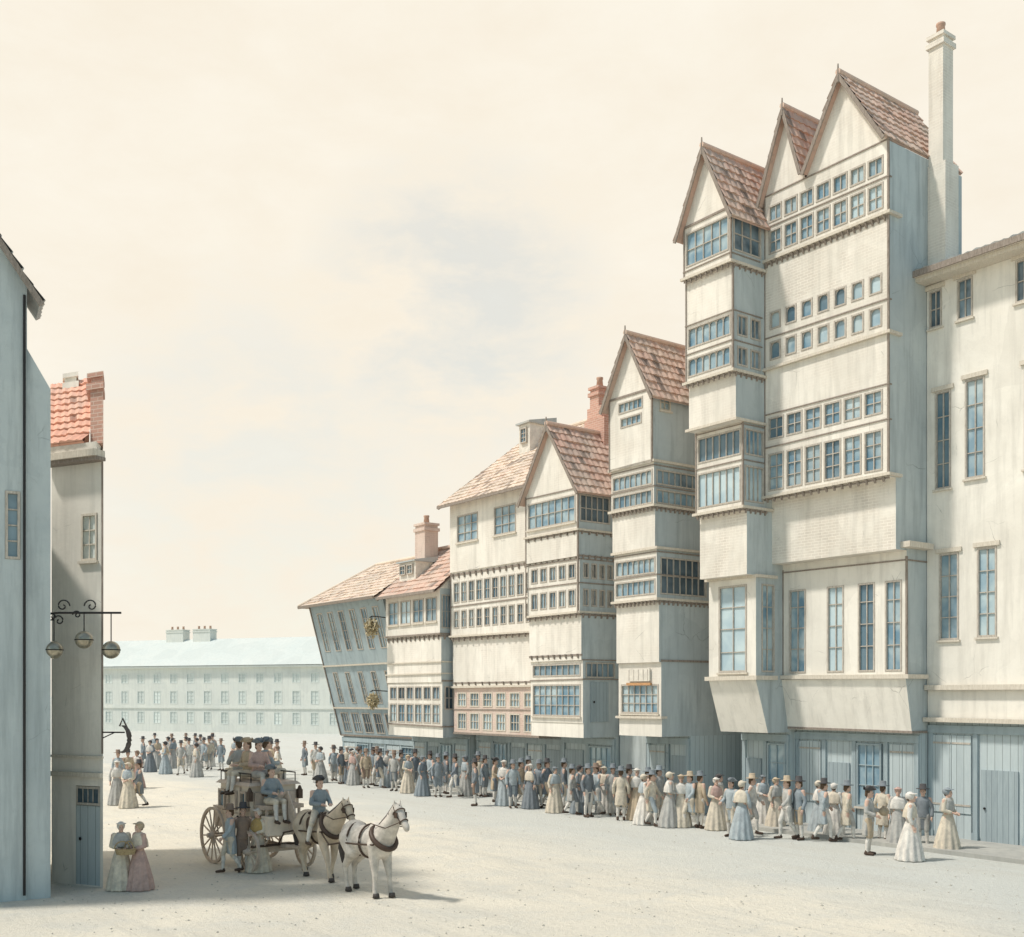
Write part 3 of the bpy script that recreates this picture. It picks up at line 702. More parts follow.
dr_ = MB(); q0, q1 = zb + .853, zb + .92; dr_.hexa([(.25, yd - .12, q0), (1.85, yd - .12, q0), (1.85, yd + 1.1, q0), (.25, yd + 1.1, q0)], [(.25, yd - .12, q1), (1.85, yd - .12, q1), (1.85, yd + 1.1, q1 + .2), (.25, yd + 1.1, q1 + .2)]); dr_.build('dormer_roof', M['tileg'], dmo)
for q in range(2): window(dmo, Side((.35, yd - .07), (1, 0)), .12 + q * .62, .62 + q * .62, zb + .3, zb + .75, 2, 2, sill=False)
H5.done()

# --- leaning house closing the row, blue shade put into its wall colour
s0, s1 = 43.5, 50.8
H6 = House('leaning_house', 'blue shade-coloured house leaning out at the far end of the row, widest at its eave', s0, s1, 24.8, 32)
Z = lambda y: Z_at(y, 44.5, 24.8)
zt = Z(597)
Ds = [24.8, 25.15, 25.5, 26.0, 26.4]; ys = [597, 637, 668, 708, 738]
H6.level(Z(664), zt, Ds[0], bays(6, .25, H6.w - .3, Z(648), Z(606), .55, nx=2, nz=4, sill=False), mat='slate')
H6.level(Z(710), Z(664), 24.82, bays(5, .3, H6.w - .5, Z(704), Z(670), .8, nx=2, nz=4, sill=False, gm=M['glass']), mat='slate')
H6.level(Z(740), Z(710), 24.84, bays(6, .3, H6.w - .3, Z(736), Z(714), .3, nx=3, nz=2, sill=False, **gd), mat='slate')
H6.ground(Z(740), 24.95, n=5, doors=(2,))
H6.ledge(Z(664), 24.8, .07, .08); H6.ledge(Z(710), 24.82, .07, .08); H6.beam(Z(740), 24.84, .08)
H6.stick('raking_board', 'timber', (-.03, -.01, zt), (-.03, .03, Z(740)), .06, .1)
rm = MB(); zrg = zt + 2.0; yr = 2.6
roof_mesh((-.4, -.45, zt - .1), (H6.w + .05, -.45, zt - .1), (H6.w + .05, yr, zrg), (2.2, yr, zrg), mb=rm)
roof_mesh((H6.w + .05, 2 * yr + .4, zt - .1), (-.4, 2 * yr + .4, zt - .1), (2.2, yr, zrg), (H6.w + .05, yr, zrg), mb=rm)
roof_mesh((-.4, 2 * yr + .4, zt - .1), (-.4, -.45, zt - .1), (2.2, yr, zrg), (2.19, yr + .01, zrg), mb=rm)
rm.tube([(2.2, yr, zrg + .05), (H6.w, yr, zrg + .05)], .09); rm.tube([(-.4, -.45, zt - .02), (2.2, yr, zrg + .06)], .07)
rm.build('roof', M['tilep'], H6.root)
H6.bit('eave_board', 'timber', (-.4, H6.w, -.52, -.46, zt - .16, zt - .03))
H6.done()
zb6 = Z(740)
for o_ in H6.root.children:                # the whole front leans out over the street
    for q_ in [o_, *[d for c_ in o_.children for d in (c_, *c_.children)], *o_.children]:
        if q_.type == 'MESH' and not q_.data.get('leaned'):
            q_.data['leaned'] = 1
            for v_ in q_.data.vertices: v_.co.y += 1.75 * max(0, min(1, (zt - v_.co.z) / (zt - zb6)))

# --- ochre tavern bushes hung from the low house
def tavern_bush(s, D, z, r, label):
    t = thing('tavern_bush', label, 'hanging sign', W(s, D, z), ROT, 'ochre bushes hung as tavern signs')
    p = MB(); p.tube([(0, .75, r + .18), (0, 0, r + .22), (0, -.12, r + .15)], .025, 6); p.tube([(0, 0, r * .5), (0, 0, r + .22)], .015, 6); p.build('bracket', M['iron'], t)
    l = MB(); rnd = random.Random(int(z * 100))
    for i in range(520):
        v = Vector((rnd.gauss(0, 1), rnd.gauss(0, 1), rnd.gauss(0, 1))).normalized() * rnd.uniform(.1, 1.08) * r
        v.z *= 1.35
        a = Vector((rnd.gauss(0, 1), rnd.gauss(0, 1), rnd.gauss(0, 1))).normalized() * .10; b = a.cross(Vector((rnd.gauss(0, 1), rnd.gauss(0, 1), rnd.gauss(0, 1)))).normalized() * .04
        l.quad(v - a, v - b, v + a, v + b)
    l.build('bunch', M['bush'], t)
zb = Z_at(628, 43.25, 24.2)
tavern_bush(43.25, 24.15, zb, .31, 'larger ochre leafy bush hanging as a sign below the eave of the low house')
tavern_bush(43.35, 24.25, Z_at(701, 43.3, 24.3), .26, 'smaller ochre leafy bush hanging as a sign beside the low house windows')

# ================================================================== FAR TERRACE
ft = thing('far_terrace', 'long haze-coloured terrace with a bluish roof closing the far end of the street', 'building', ((80 - 512) / F * 128, 128, 0), R(-22))
Lf = 36; zef, zrf = 7.35, 10.55
mbw = MB(); sd = Side((0, 0), (1, 0)); fr = []
nf = 15
for zz0, zz1 in ((.9, 2.3), (3.1, 4.6), (5.4, 6.5)):
    fr += bays(nf, .8, Lf - .8, zz0, zz1, 1.25)
wall(mbw, sd, Lf, 0, zef, fr)
mbw.quad((Lf, 0, 0), (Lf, 9, 0), (Lf, 9, zef), (Lf, 0, zef)); mbw.quad((0, 9, 0), (0, 0, 0), (0, 0, zef), (0, 9, zef)); mbw.quad((Lf, 9, 0), (0, 9, 0), (0, 9, zef), (Lf, 9, zef))
mbw.quad((Lf, 0, zef), (Lf, 9, zef), (Lf, 4.5, zrf)); mbw.quad((0, 9, zef), (0, 0, zef), (0, 4.5, zrf))
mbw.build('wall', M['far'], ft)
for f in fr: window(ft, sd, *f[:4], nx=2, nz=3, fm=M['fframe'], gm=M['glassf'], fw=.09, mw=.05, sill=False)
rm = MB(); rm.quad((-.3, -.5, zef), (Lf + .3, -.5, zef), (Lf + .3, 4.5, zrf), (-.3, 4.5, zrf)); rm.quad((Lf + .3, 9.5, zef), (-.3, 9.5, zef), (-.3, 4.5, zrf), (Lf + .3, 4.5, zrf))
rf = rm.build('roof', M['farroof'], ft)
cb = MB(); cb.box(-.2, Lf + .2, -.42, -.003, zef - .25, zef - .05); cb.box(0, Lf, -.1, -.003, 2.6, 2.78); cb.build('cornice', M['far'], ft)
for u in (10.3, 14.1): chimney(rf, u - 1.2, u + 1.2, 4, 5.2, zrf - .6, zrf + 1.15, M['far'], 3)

# ================================================================== LEFT SIDE
x_ = lambda px, d: (px - 512) / F * d
z_ = lambda py, d: CAMH + (HOR - py) / F * d
L1 = thing('shaded_gable_house', 'tall shadowed grey house cut by the left edge, its gable end to the street', 'house', (x_(27, 22), 22, 0), R(27))
# local: x runs right along the gable end (0 = right corner), y back
sd = Side((-3.4, 0), (1, 0)); wl = MB(); ze = z_(286, 22); za = ze + 2.5
slit = (3.4 - .40, 3.4 - .12, z_(560, 22), z_(492, 22))
slit2 = (3.4 - 1.9, 3.4 - .95, 4.2, 6.2); slit3 = (3.4 - 1.9, 3.4 - .95, 8.2, 10.0)
wall(wl, sd, 3.4, 0, ze, [slit, slit2, slit3])
wl.quad((-3.4, 0, ze), (0, 0, ze), (-1.7, 0, za))
LD = 1.0; zw = 8.3
wl.quad((0, 0, 0), (0, LD, 0), (0, LD, ze), (0, 0, ze)); wl.quad((-3.4, LD, 0), (-3.4, 0, 0), (-3.4, 0, ze), (-3.4, LD, ze)); wl.quad((0, LD, 0), (-3.4, LD, 0), (-3.4, LD, ze), (0, LD, ze)); wl.quad((0, LD, ze), (-3.4, LD, ze), (-1.7, LD, za))
wl.build('wall', M['shadew'], L1)
window(L1, sd, *slit, nx=1, nz=4, sill=False, gm=M['glassd']); window(L1, sd, *slit2, nx=2, nz=4); window(L1, sd, *slit3, nx=2, nz=4)
rw = MB(); rw.box(-3.4, 0, LD + .003, 5, 0, zw); rw.build('shade_block', M['shadew'], L1)  # unseen low block, added to cast slanting shade on the next house
gable_roof(L1, -3.4, 0, 0, LD, ze, za, M['tileg'], over=.26, front=.2)
bt = MB(); bt.hexa([(.004, .05, 0), (.44, .05, 0), (.44, .6, 0), (.004, .6, 0)], [(.004, .05, z_(348, 22)), (.44, .05, z_(386, 22)), (.44, .6, z_(386, 22)), (.004, .6, z_(348, 22))])
bt.build('buttress', M['shadew'], L1)
dp = MB(); dp.tube([(-.05, -.04, .1), (-.05, -.04, ze - .2)], .026, 8); dp.build('drain_pipe', M['iron'], L1)

d2 = 23.4
L2 = thing('red_roofed_house', 'narrow cream house with a bright red tiled roof and corner chimney on the left', 'house', (x_(103, d2), d2, 0), R(-25))
sd = Side((-1.5, 0), (1, 0)); ze = z_(456, d2)
dh = (1.5 - .78, 1.5 - .08, .02, 2.15); wh = (1.5 - .62, 1.5 - .16, z_(560, d2) + .0, z_(512, d2)); wh2 = (1.5 - .55, 1.5 - .12, z_(757, d2), z_(716, d2))
wl = MB(); wall(wl, sd, 1.5, 0, ze, [dh, wh])
wl.quad((0, 0, 0), (0, 3.4, 0), (0, 3.4, ze), (0, 0, ze)); wl.quad((-1.5, 3.4, 0), (-1.5, 0, 0), (-1.5, 0, ze), (-1.5, 3.4, ze)); wl.quad((0, 3.4, 0), (-1.5, 3.4, 0), (-1.5, 3.4, ze), (0, 3.4, ze))
zrr = ze + 2.05
for xx in (-1.5, 0): wl.quad((xx, 0, ze), (xx, 3.4, ze), (xx, 1.7, zrr - .1))
wl.build('wall', M['cream'], L2)
window(L2, sd, *wh, nx=2, nz=3, fm=M['paint'], gm=M['glassf'])
dr = MB(); pbox(dr, sd, dh[0] + .004, dh[1] - .004, .02, 1.72, .05, .10); do = dr.build('door', M['boards'], L2)
hd = MB(); hd.ball(sd.P(dh[0] + .12, 1.0, .03), .04); hd.build('handle', M['iron'], do, True)
window(L2, Side((sd.P(0, 0, .03).x, sd.P(0, 0, .03).y), (1, 0)), dh[0] + .004, dh[1] - .004, 1.73, 2.14, 4, 1, gm=M['glassd'], sill=False)
pn = MB(); pbox(pn, sd, -.1, 1.56, ze - .04, ze + .10, -.30, -.004); pbox(pn, sd, 0, 1.5, 2.34, 2.44, -.09, -.004); pbox(pn, sd, 0, 1.52, 2.75, 2.80, -.05, -.004); pn.build('ledge', M['paint'], L2)
tm = MB(); pbox(tm, sd, -.1, 1.58, ze - .12, ze - .043, -.24, -.004); pbox(tm, sd, 1.47, 1.515, 2.85, ze - .13, -.02, -.004); tm.build('timber_trim', M['timber'], L2)
rm = MB(); roof_mesh((-1.6, -.22, ze + .30), (-.33, -.22, ze + .30), (-.33, 1.7, zrr + .3), (-1.6, 1.7, zrr + .3), .2, .28, mb=rm)
roof_mesh((-.33, 3.6, ze + .3), (-1.6, 3.6, ze + .3), (-1.6, 1.7, zrr + .3), (-.33, 1.7, zrr + .3), .2, .28, mb=rm)
rm.build('roof', M['tiler'], L2)
pn = MB(); pn.box(-1.6, .02, -.2, .4, ze + .104, ze + .27); pn.build('eave_board', M['white'], L2)
chimney(L2, -.34, .03, -.02, .6, ze + .28, z_(372, d2), M['brick'], 0)
chimney(L2, -1.15, -.75, 1.5, 1.9, ze + 1.4, zrr + .42, M['cream'], 0)
KS = 1.06                     # the party walls run parallel to the street, askew to the front
for o_ in [L2] + [q for c_ in L2.children for q in [c_, *c_.children]]:
    if o_.type == 'MESH':
        for v_ in o_.data.vertices:
            if v_.co.y > 0: v_.co.x -= KS * v_.co.y

# three balls of the pawnbroker
pb = thing('pawnbroker_sign', 'three dull gilt balls hanging from a scrolled iron bracket on the left', 'hanging sign', (x_(45, 22.6), 22.35, 0), 0)
zb0 = z_(613, 22.4); px = lambda p: x_(p, 22.4) - x_(45, 22.6)
ir = MB(); ir.tube([(px(40), .3, zb0), (px(60), 0, zb0), (px(122), 0, zb0)], .022, 8)
def scroll(cx, cz, r, sg=1, turns=1.4):
    ir.tube([(cx + sg * r * (1 - t / 22) * math.cos(t / 22 * turns * 2 * math.pi), 0, cz + r * (1 - t / 22) * math.sin(t / 22 * turns * 2 * math.pi)) for t in range(20)], .015, 6)
scroll(px(64), zb0 + .14, .14); scroll(px(92), zb0 + .14, .14, -1); scroll(px(52), zb0 - .1, .10); scroll(px(78), zb0 - .04, .09, -1); scroll(px(60), zb0 - .16, .12, -1)
for p, y in ((55, 650), (85, 640), (112, 650)):
    ir.tube([(px(p), 0, zb0), (px(p), 0, z_(y, 22.4) + .15)], .012, 6)
ir.build('bracket', M['iron'], pb)
for p, y in ((55, 650), (85, 640), (112, 650)):
    g = MB(); g.ball((px(p), 0, z_(y, 22.4)), .18, 24, 16); bo = g.build('ball', M['ball'], pb, True)
    q = MB(); q.lathe([(.184, -.012), (.19, 0), (.184, .012)], (px(p), 0, z_(y, 22.4)), 24); q.build('band', M['iron'], bo, True)

# hanging trade sign
ts = thing('trade_sign', 'dark peaked crescent shaped trade sign on a short arm at the left corner', 'hanging sign', (x_(105, 23.3), 23.25, z_(738, 23.3)), R(5))
a = MB(); a.tube([(-.06, .1, .12), (.42, 0, .12)], .018, 6); a.tube([(-.05, .1, .0), (.22, 0, .12)], .012, 6); a.build('arm', M['iron'], ts)
cr = MB(); pts = []
for i in range(13):
    t = R(-100 + i * 190 / 12); pts.append((.36 + .16 * math.cos(t), 0, -.02 + .28 * math.sin(t)))
cr.tube(pts, [.012 + .045 * math.sin(math.pi * i / 12) for i in range(13)], 8); cr.tube([(.32, 0, .25), (.38, 0, .42), (.5, 0, .16)], .02, 6); cr.build('crescent', M['sign'], ts, True)

# ================================================================== FIGURES
def capsule(bm, p0, r0, p1, r1, n=12):
    p0, p1 = Vector(p0), Vector(p1); d = p1 - p0; L = d.length; d = d.normalized() if L > 1e-6 else Vector((0, 0, 1))
    a = d.orthogonal().normalized(); b = d.cross(a); rings = []
    prof = [(-math.cos(R(t)) * r0, math.sin(R(t)) * r0) for t in (25, 55, 90)] + [(L + math.cos(R(t)) * r1, math.sin(R(t)) * r1) for t in (90, 55, 25)]
    for h, r in prof:
        rings.append([bm.verts.new(p0 + d * h + (a * math.cos(2 * math.pi * j / n) + b * math.sin(2 * math.pi * j / n)) * r) for j in range(n)])
    for q, w in zip(rings, rings[1:]):
        for j in range(n): bm.faces.new((q[j], q[(j + 1) % n], w[(j + 1) % n], w[j]))
    bm.faces.new(rings[0][::-1]); bm.faces.new(rings[-1])
def chain(bm, pts):
    for (p, r), (q, s) in zip(pts, pts[1:]): capsule(bm, p, r, q, s)
def ell(bm, c, r, rot=None):
    m = Matrix.Translation(c) @ (rot.to_4x4() if rot else Matrix.Identity(4)) @ Matrix.Diagonal((*r, 1))
    bmesh.ops.create_uvsphere(bm, u_segments=16, v_segments=10, radius=1, matrix=m)
def loft(bm, rings, n=28, fold=0, k=9, ph=0):
    rr = []
    for (c, rx, ry, *f) in rings:
        fa = f[0] if f else 0
        rr.append([bm.verts.new((c[0] + rx * math.cos(t) * (1 + fa * math.cos(k * t + ph)), c[1] + ry * math.sin(t) * (1 + fa * math.cos(k * t + ph)), c[2])) for t in [2 * math.pi * j / n for j in range(n)]])
    for q, w in zip(rr, rr[1:]):
        for j in range(n): bm.faces.new((q[j], q[(j + 1) % n], w[(j + 1) % n], w[j]))
    bm.faces.new(rr[0][::-1]); bm.faces.new(rr[-1])
def solid(name, fn, voxel=.012, ratio=.25, it=3):
    bm = bmesh.new(); fn(bm); bmesh.ops.recalc_face_normals(bm, faces=bm.faces)
    me = bpy.data.meshes.new('tmp'); bm.to_mesh(me); bm.free()
    o = bpy.data.objects.new('tmp', me); COL.objects.link(o)
    m = o.modifiers.new('r', 'REMESH'); m.mode = 'VOXEL'; m.voxel_size = voxel
    m = o.modifiers.new('s', 'SMOOTH'); m.iterations = it; m.factor = .5
    m = o.modifiers.new('d', 'DECIMATE'); m.ratio = ratio
    dg = bpy.context.evaluated_depsgraph_get(); dg.update()
    out = bpy.data.meshes.new_from_object(o.evaluated_get(dg)); out.name = name
    bpy.data.objects.remove(o); bpy.data.meshes.remove(me)
    out.materials.clear()
    for p in out.polygons: p.use_smooth = True
    return out

def V(*a): return Vector(a)
STAND = dict(pel=V(0, 0, .93), chest=V(0, 0, 1.25), neck=V(0, .01, 1.46), head=V(0, -.015, 1.60),
             sh=(V(-.185, .01, 1.40), V(.185, .01, 1.40)), el=(V(-.25, .04, 1.13), V(.25, .04, 1.13)), wr=(V(-.25, -.05, .89), V(.25, -.05, .89)),
             hip=(V(-.09, 0, .92), V(.09, 0, .92)), kn=(V(-.10, -.02, .50), V(.10, -.02, .50)), an=(V(-.10, .03, .09), V(.11, .03, .09)))
def pose(**k): d = dict(STAND); d.update(k); return d
WALK = pose(el=(V(-.24, .12, 1.15), V(.24, -.08, 1.15)), wr=(V(-.22, .10, .91), V(.21, -.24, .98)), kn=(V(-.09, -.16, .52), V(.10, .03, .50)), an=(V(-.10, -.17, .10), V(.10, .27, .14)))
CARRY = pose(el=(V(-.26, .02, 1.14), V(.27, -.03, 1.16)), wr=(V(-.20, -.20, 1.05), V(.36, -.24, 1.12)))
FOLD = pose(el=(V(-.23, .00, 1.14), V(.23, .00, 1.14)), wr=(V(-.08, -.20, 1.07), V(.08, -.20, 1.07)))
SIT = pose(pel=V(0, .03, .10), chest=V(0, .02, .42), neck=V(0, .02, .63), head=V(0, -.01, .77), sh=(V(-.185, .02, .57), V(.185, .02, .57)), el=(V(-.25, -.04, .32), V(.25, -.04, .32)), wr=(V(-.12, -.28, .30), V(.12, -.28, .30)),
           hip=(V(-.09, .02, .09), V(.09, .02, .09)), kn=(V(-.11, -.42, .10), V(.11, -.42, .10)), an=(V(-.11, -.47, -.33), V(.11, -.47, -.33)))
RIDE = pose(**{**SIT, 'hip': (V(-.10, .02, .09), V(.10, .02, .09)), 'kn': (V(-.36, -.26, -.12), V(.36, -.26, -.12)), 'an': (V(-.40, -.14, -.54), V(.40, -.14, -.54))})
def hand(bm, wr, el, s):
    d = (wr - el).normalized(); side = d.cross(V(0, 1, 0)); side = side.normalized() if side.length > .05 else V(1, 0, 0)
    side = V(0, 1, 0) - d * d.y; side = side.normalized() if side.length > .1 else V(0, 0, 1)
    nrm = d.cross(side).normalized() * s
    ell(bm, wr + d * .05, (.036, .036, .036)); capsule(bm, wr, .028, wr + d * .08, .034)
    for i, l in enumerate((.062, .076, .070, .055)):
        b = wr + d * .09 + side * (.034 - .0225 * i) * -1
        k = b + d * l * .55 + nrm * .006; capsule(bm, b, .0095, k, .0090, 8); capsule(bm, k, .0090, k + d * l * .4 + nrm * .022, .0080, 8)
    b = wr + d * .035 - side * .03; k = b - side * .028 + d * .03; capsule(bm, b, .012, k, .0105, 8); capsule(bm, k, .0105, k + d * .03 + nrm * .01, .009, 8)
def body_fn(P):
    def fn(bm):
        pel, ch, nk, hd = P['pel'], P['chest'], P['neck'], P['head']
        loft(bm, [(pel - V(0, 0, .08), .13, .10), (pel + V(0, 0, .02), .155, .11), (pel.lerp(ch, .5), .135, .10), (ch, .16, .11), (ch + V(0, 0, .10), .16, .105), (nk - V(0, 0, .03), .09, .07)])
        capsule(bm, nk - V(0, 0, .04), .06, hd - V(0, -.02, .07), .052)
        ell(bm, hd + V(0, .008, .02), (.076, .096, .10)); ell(bm, hd + V(0, -.025, -.055), (.056, .066, .062))
        capsule(bm, hd + V(0, -.086, .012), .010, hd + V(0, -.105, -.022), .016); ell(bm, hd + V(0, -.075, -.092), (.026, .022, .02))
        for s in (-1, 1): ell(bm, hd + V(s * .077, .012, -.01), (.011, .022, .034)); ell(bm, hd + V(s * .03, -.078, .03), (.022, .014, .010))
        for i, s in ((0, -1), (1, 1)):
            chain(bm, [(P['sh'][i] - V(s * .05, 0, .02), .062), (P['sh'][i], .058), (P['el'][i], .042), (P['wr'][i], .029)])
            hand(bm, P['wr'][i], P['el'][i], s)
            chain(bm, [(P['hip'][i], .09), (P['kn'][i], .056), (P['kn'][i].lerp(P['an'][i], .35) + V(0, .015, 0), .054), (P['an'][i], .036)])
            t = P['an'][i] + V(s * .015, -.15, -.055); capsule(bm, P['an'][i] + V(0, .03, -.04), .036, t, .03)
    return fn
def coat_fn(P, tail=.5, seated=False):
    def fn(bm):
        pel, ch, nk = P['pel'], P['chest'], P['neck']
        loft(bm, [(pel - V(0, 0, .06), .175, .135), (pel + V(0, 0, .06), .168, .132), (pel.lerp(ch, .55), .155, .125), (ch, .175, .132), (ch + V(0, 0, .10), .165, .118), (nk - V(0, 0, .045), .11, .085), (nk, .072, .068)])
        if not seated:
            z = pel.z
            loft(bm, [((0, .05, z - tail), .20, .12, .07), ((0, .04, z - tail * .5), .19, .13, .05), ((0, .01, z + .05), .172, .135)], k=6)
        for i, s in ((0, -1), (1, 1)):
            chain(bm, [(P['sh'][i] - V(s * .07, 0, .01), .066), (P['sh'][i] - V(s * .015, 0, .02), .064), (P['el'][i], .056), (P['el'][i].lerp(P['wr'][i], .82), .052)])
            capsule(bm, P['el'][i].lerp(P['wr'][i], .74), .058, P['el'][i].lerp(P['wr'][i], .84), .060)
        ell(bm, nk - V(0, .0, .015), (.088, .082, .03))
    return fn
def legs_fn(P):
    def fn(bm):
        loft(bm, [(P['pel'] - V(0, 0, .10), .15, .118), (P['pel'] + V(0, 0, .08), .15, .118)])
        for i in (0, 1): chain(bm, [(P['hip'][i], .105), (P['kn'][i], .072), (P['kn'][i].lerp(P['an'][i], .12), .062)])
    return fn
def stock_fn(P):
    def fn(bm):
        for i in (0, 1): chain(bm, [(P['kn'][i].lerp(P['an'][i], .10), .060), (P['kn'][i].lerp(P['an'][i], .35) + V(0, .015, 0), .060), (P['an'][i] - V(0, 0, .01), .041)])
    return fn
def shoe_fn(P):
    def fn(bm):
        for i, s in ((0, -1), (1, 1)):
            a = P['an'][i]; capsule(bm, a + V(0, .035, -.038), .045, a + V(s * .015, -.155, -.052), .036); capsule(bm, a + V(0, .01, -.02), .046, a + V(0, .01, .02), .046)
    return fn
def dress_fn(P, seated=False):
    def fn(bm):
        pel, ch, nk = P['pel'], P['chest'], P['neck']; w = pel.z + .14
        loft(bm, [((0, .03, .015), .36, .36, .07), ((0, .03, .30), .315, .31, .06), ((0, .02, .62), .245, .235, .045), ((0, .01, .90), .185, .16, .02), ((0, 0, w), .128, .10, 0)], n=54, k=11)
        loft(bm, [((0, 0, w - .02), .128, .10), (ch, .158, .128), (ch + V(0, 0, .09), .165, .115), (nk - V(0, 0, .05), .10, .08)])
        for s in (-1, 1): ell(bm, ch + V(s * .065, -.085, .01), (.065, .05, .06))
        for i, s in ((0, -1), (1, 1)):
            chain(bm, [(P['sh'][i] - V(s * .06, 0, .02), .072), (P['sh'][i] - V(s * .02, 0, 0), .072), (P['el'][i], .062), (P['el'][i].lerp(P['wr'][i], .7), .05)])
    return fn
def shawl_fn(P):
    def fn(bm):
        nk = P['neck']
        loft(bm, [((0, .03, nk.z - .36), .255, .175, .05), ((0, .02, nk.z - .2), .245, .165, .03), ((0, .01, nk.z - .07), .20, .13), ((0, .01, nk.z + .01), .085, .08)], n=40, k=8)
    return fn
def bonnet_fn(P):
    def fn(bm):
        h = P['head']
        ell(bm, h + V(0, .035, .035), (.102, .115, .115)); loft(bm, [(h + V(0, -.03, .085), .135, .13), (h + V(0, -.02, .105), .12, .115)])
        ell(bm, h + V(0, .10, .03), (.085, .06, .085))
    return fn
def hair_fn(P, long=False):
    def fn(bm):
        h = P['head']; ell(bm, h + V(0, .03, .035), (.088, .092, .098)); ell(bm, h + V(0, .075, -.03), (.07, .05, .07))
        if long: ell(bm, h + V(0, .10, .03), (.055, .05, .055))
    return fn
def hat_mesh(P, kind):
    h = P['head']; mb = MB()
    if kind == 'round': mb.lathe([(0, .085), (.19, .085), (.195, .095), (.10, .105), (.092, .22), (.08, .235), (0, .238)], (h.x, h.y + .012, h.z), 24)
    else:                # cocked hat: upturned brim
        mb.lathe([(0, .075), (.10, .075), (.10, .16), (.06, .20), (0, .205)], (h.x, h.y + .012, h.z), 24)
        n = 24; i0 = len(mb.v)
        for r, up in ((.10, 0), (.19, 1)):
            for j in range(n):
                t = 2 * math.pi * j / n; lift = .5 + .5 * math.cos(3 * t + math.pi / 2 * 3)
                rr = r - (.065 * (1 - lift) if up else 0)
                mb.v.append((h.x + rr * math.cos(t), h.y + .012 + rr * math.sin(t), h.z + .075 + (.02 + .10 * (1 - lift) if up else 0)))
        for j in range(n): mb.f.append((i0 + j, i0 + (j + 1) % n, i0 + n + (j + 1) % n, i0 + n + j)); mb.t.append(.5)
    return mb.mesh('hat', True)
def face_meshes(P):
    h = P['head']; e = MB()
    for s in (-1, 1): e.ball((h.x + s * .031, h.y - .083, h.z + .012), (.012, .008, .008), 8, 6)
    m = MB(); m.ball((h.x, h.y - .083, h.z - .062), (.024, .009, .006), 8, 6)
    return e.mesh('eyes', True), m.mesh('mouth', True)
PROTO = {}
def proto(kind, P, woman=False, seated=False, hat='round'):
    d = {'body': (solid('body', body_fn(P), .011, .16), M['skin'], None)}
    if woman:
        d['dress'] = (solid('dress', dress_fn(P), .016, .35, 2), M['cloth'], 'a'); d['shawl'] = (solid('shawl', shawl_fn(P), .014, .3), M['cloth'], 'b')
        d['bonnet'] = (solid('bonnet', bonnet_fn(P), .011, .35), M['cloth'], 'c'); d['hair'] = (solid('hair', hair_fn(P, True), .011, .35), M['hair'], None)
    else:
        d['coat'] = (solid('coat', coat_fn(P, .42, seated), .013, .3, 2), M['cloth'], 'a'); d['breeches'] = (solid('breeches', legs_fn(P), .013, .3), M['cloth'], 'b')
        d['stockings'] = (solid('stockings', stock_fn(P), .011, .3), M['cloth'], 's'); d['shoes'] = (solid('shoes', shoe_fn(P), .011, .3), M['leather'], None)
        d['hat'] = (hat_mesh(P, hat), M['cloth'], 'c'); d['hair'] = (solid('hair', hair_fn(P), .011, .35), M['hair'], None)
    e, m = face_meshes(P); d['eyes'] = (e, M['eye'], None); d['mouth'] = (m, M['lip'], None)
    for me, mt, _ in d.values(): me.materials.append(mt)
    PROTO[kind] = d
proto('man', STAND); proto('walker', WALK); proto('carrier', CARRY, hat='cocked'); proto('woman', STAND, True); proto('matron', FOLD, True)
proto('sitter', SIT, False, True, 'cocked'); proto('rider', RIDE, False, True, 'cocked')
CLR = {'pale blue': (.42, .47, .49), 'grey blue': (.28, .32, .345), 'dark blue': (.20, .23, .26), 'slate grey': (.22, .245, .265), 'buff': (.56, .45, .32), 'cream': (.70, .62, .50), 'white': (.76, .72, .66),
       'pale grey': (.48, .47, .44), 'brown': (.28, .20, .15), 'dusty pink': (.55, .38, .33), 'black': (.085, .08, .08), 'ochre': (.48, .33, .13), 'russet': (.34, .16, .10)}
PEOPLE_GROUP = 'people lining the street'
def person(kind, loc, rz, a, b, c, label, group, height=1.72, far=False, lean=0):
    t = thing('person', label, 'person', loc, rz, group); sc = height / 1.72; t.scale = (sc, sc, sc); t.rotation_euler = (lean, 0, rz)
    for nm, (me, mt, slot) in PROTO[kind].items():
        if far and nm in ('eyes', 'mouth', 'hair'): continue
        o = link(nm, me, None, t)
        if slot: o.color = (*CLR[{'a': a, 'b': b, 'c': c, 's': 'white'}[slot]], 1)
        else: o.color = (1, 1, 1, 1)
    return t

def basket(loc, r, label, rz=0):
    t = thing('basket', label, 'basket', loc, rz); mb = MB()
    mb.lathe([(0, 0), (r * .75, 0), (r, r * .8), (r * 1.04, r * .84), (r * .96, r * .8), (r * .72, .03), (0, .03)], (0, 0, 0), 18); mb.build('bowl', M['straw'], t, False)
    hb = MB(); hb.tube([(r * math.cos(R(q)), 0, r * .8 + r * 1.0 * math.sin(R(q))) for q in range(0, 181, 15)], .014, 6); hb.build('handle', M['straw'], t)
    return t

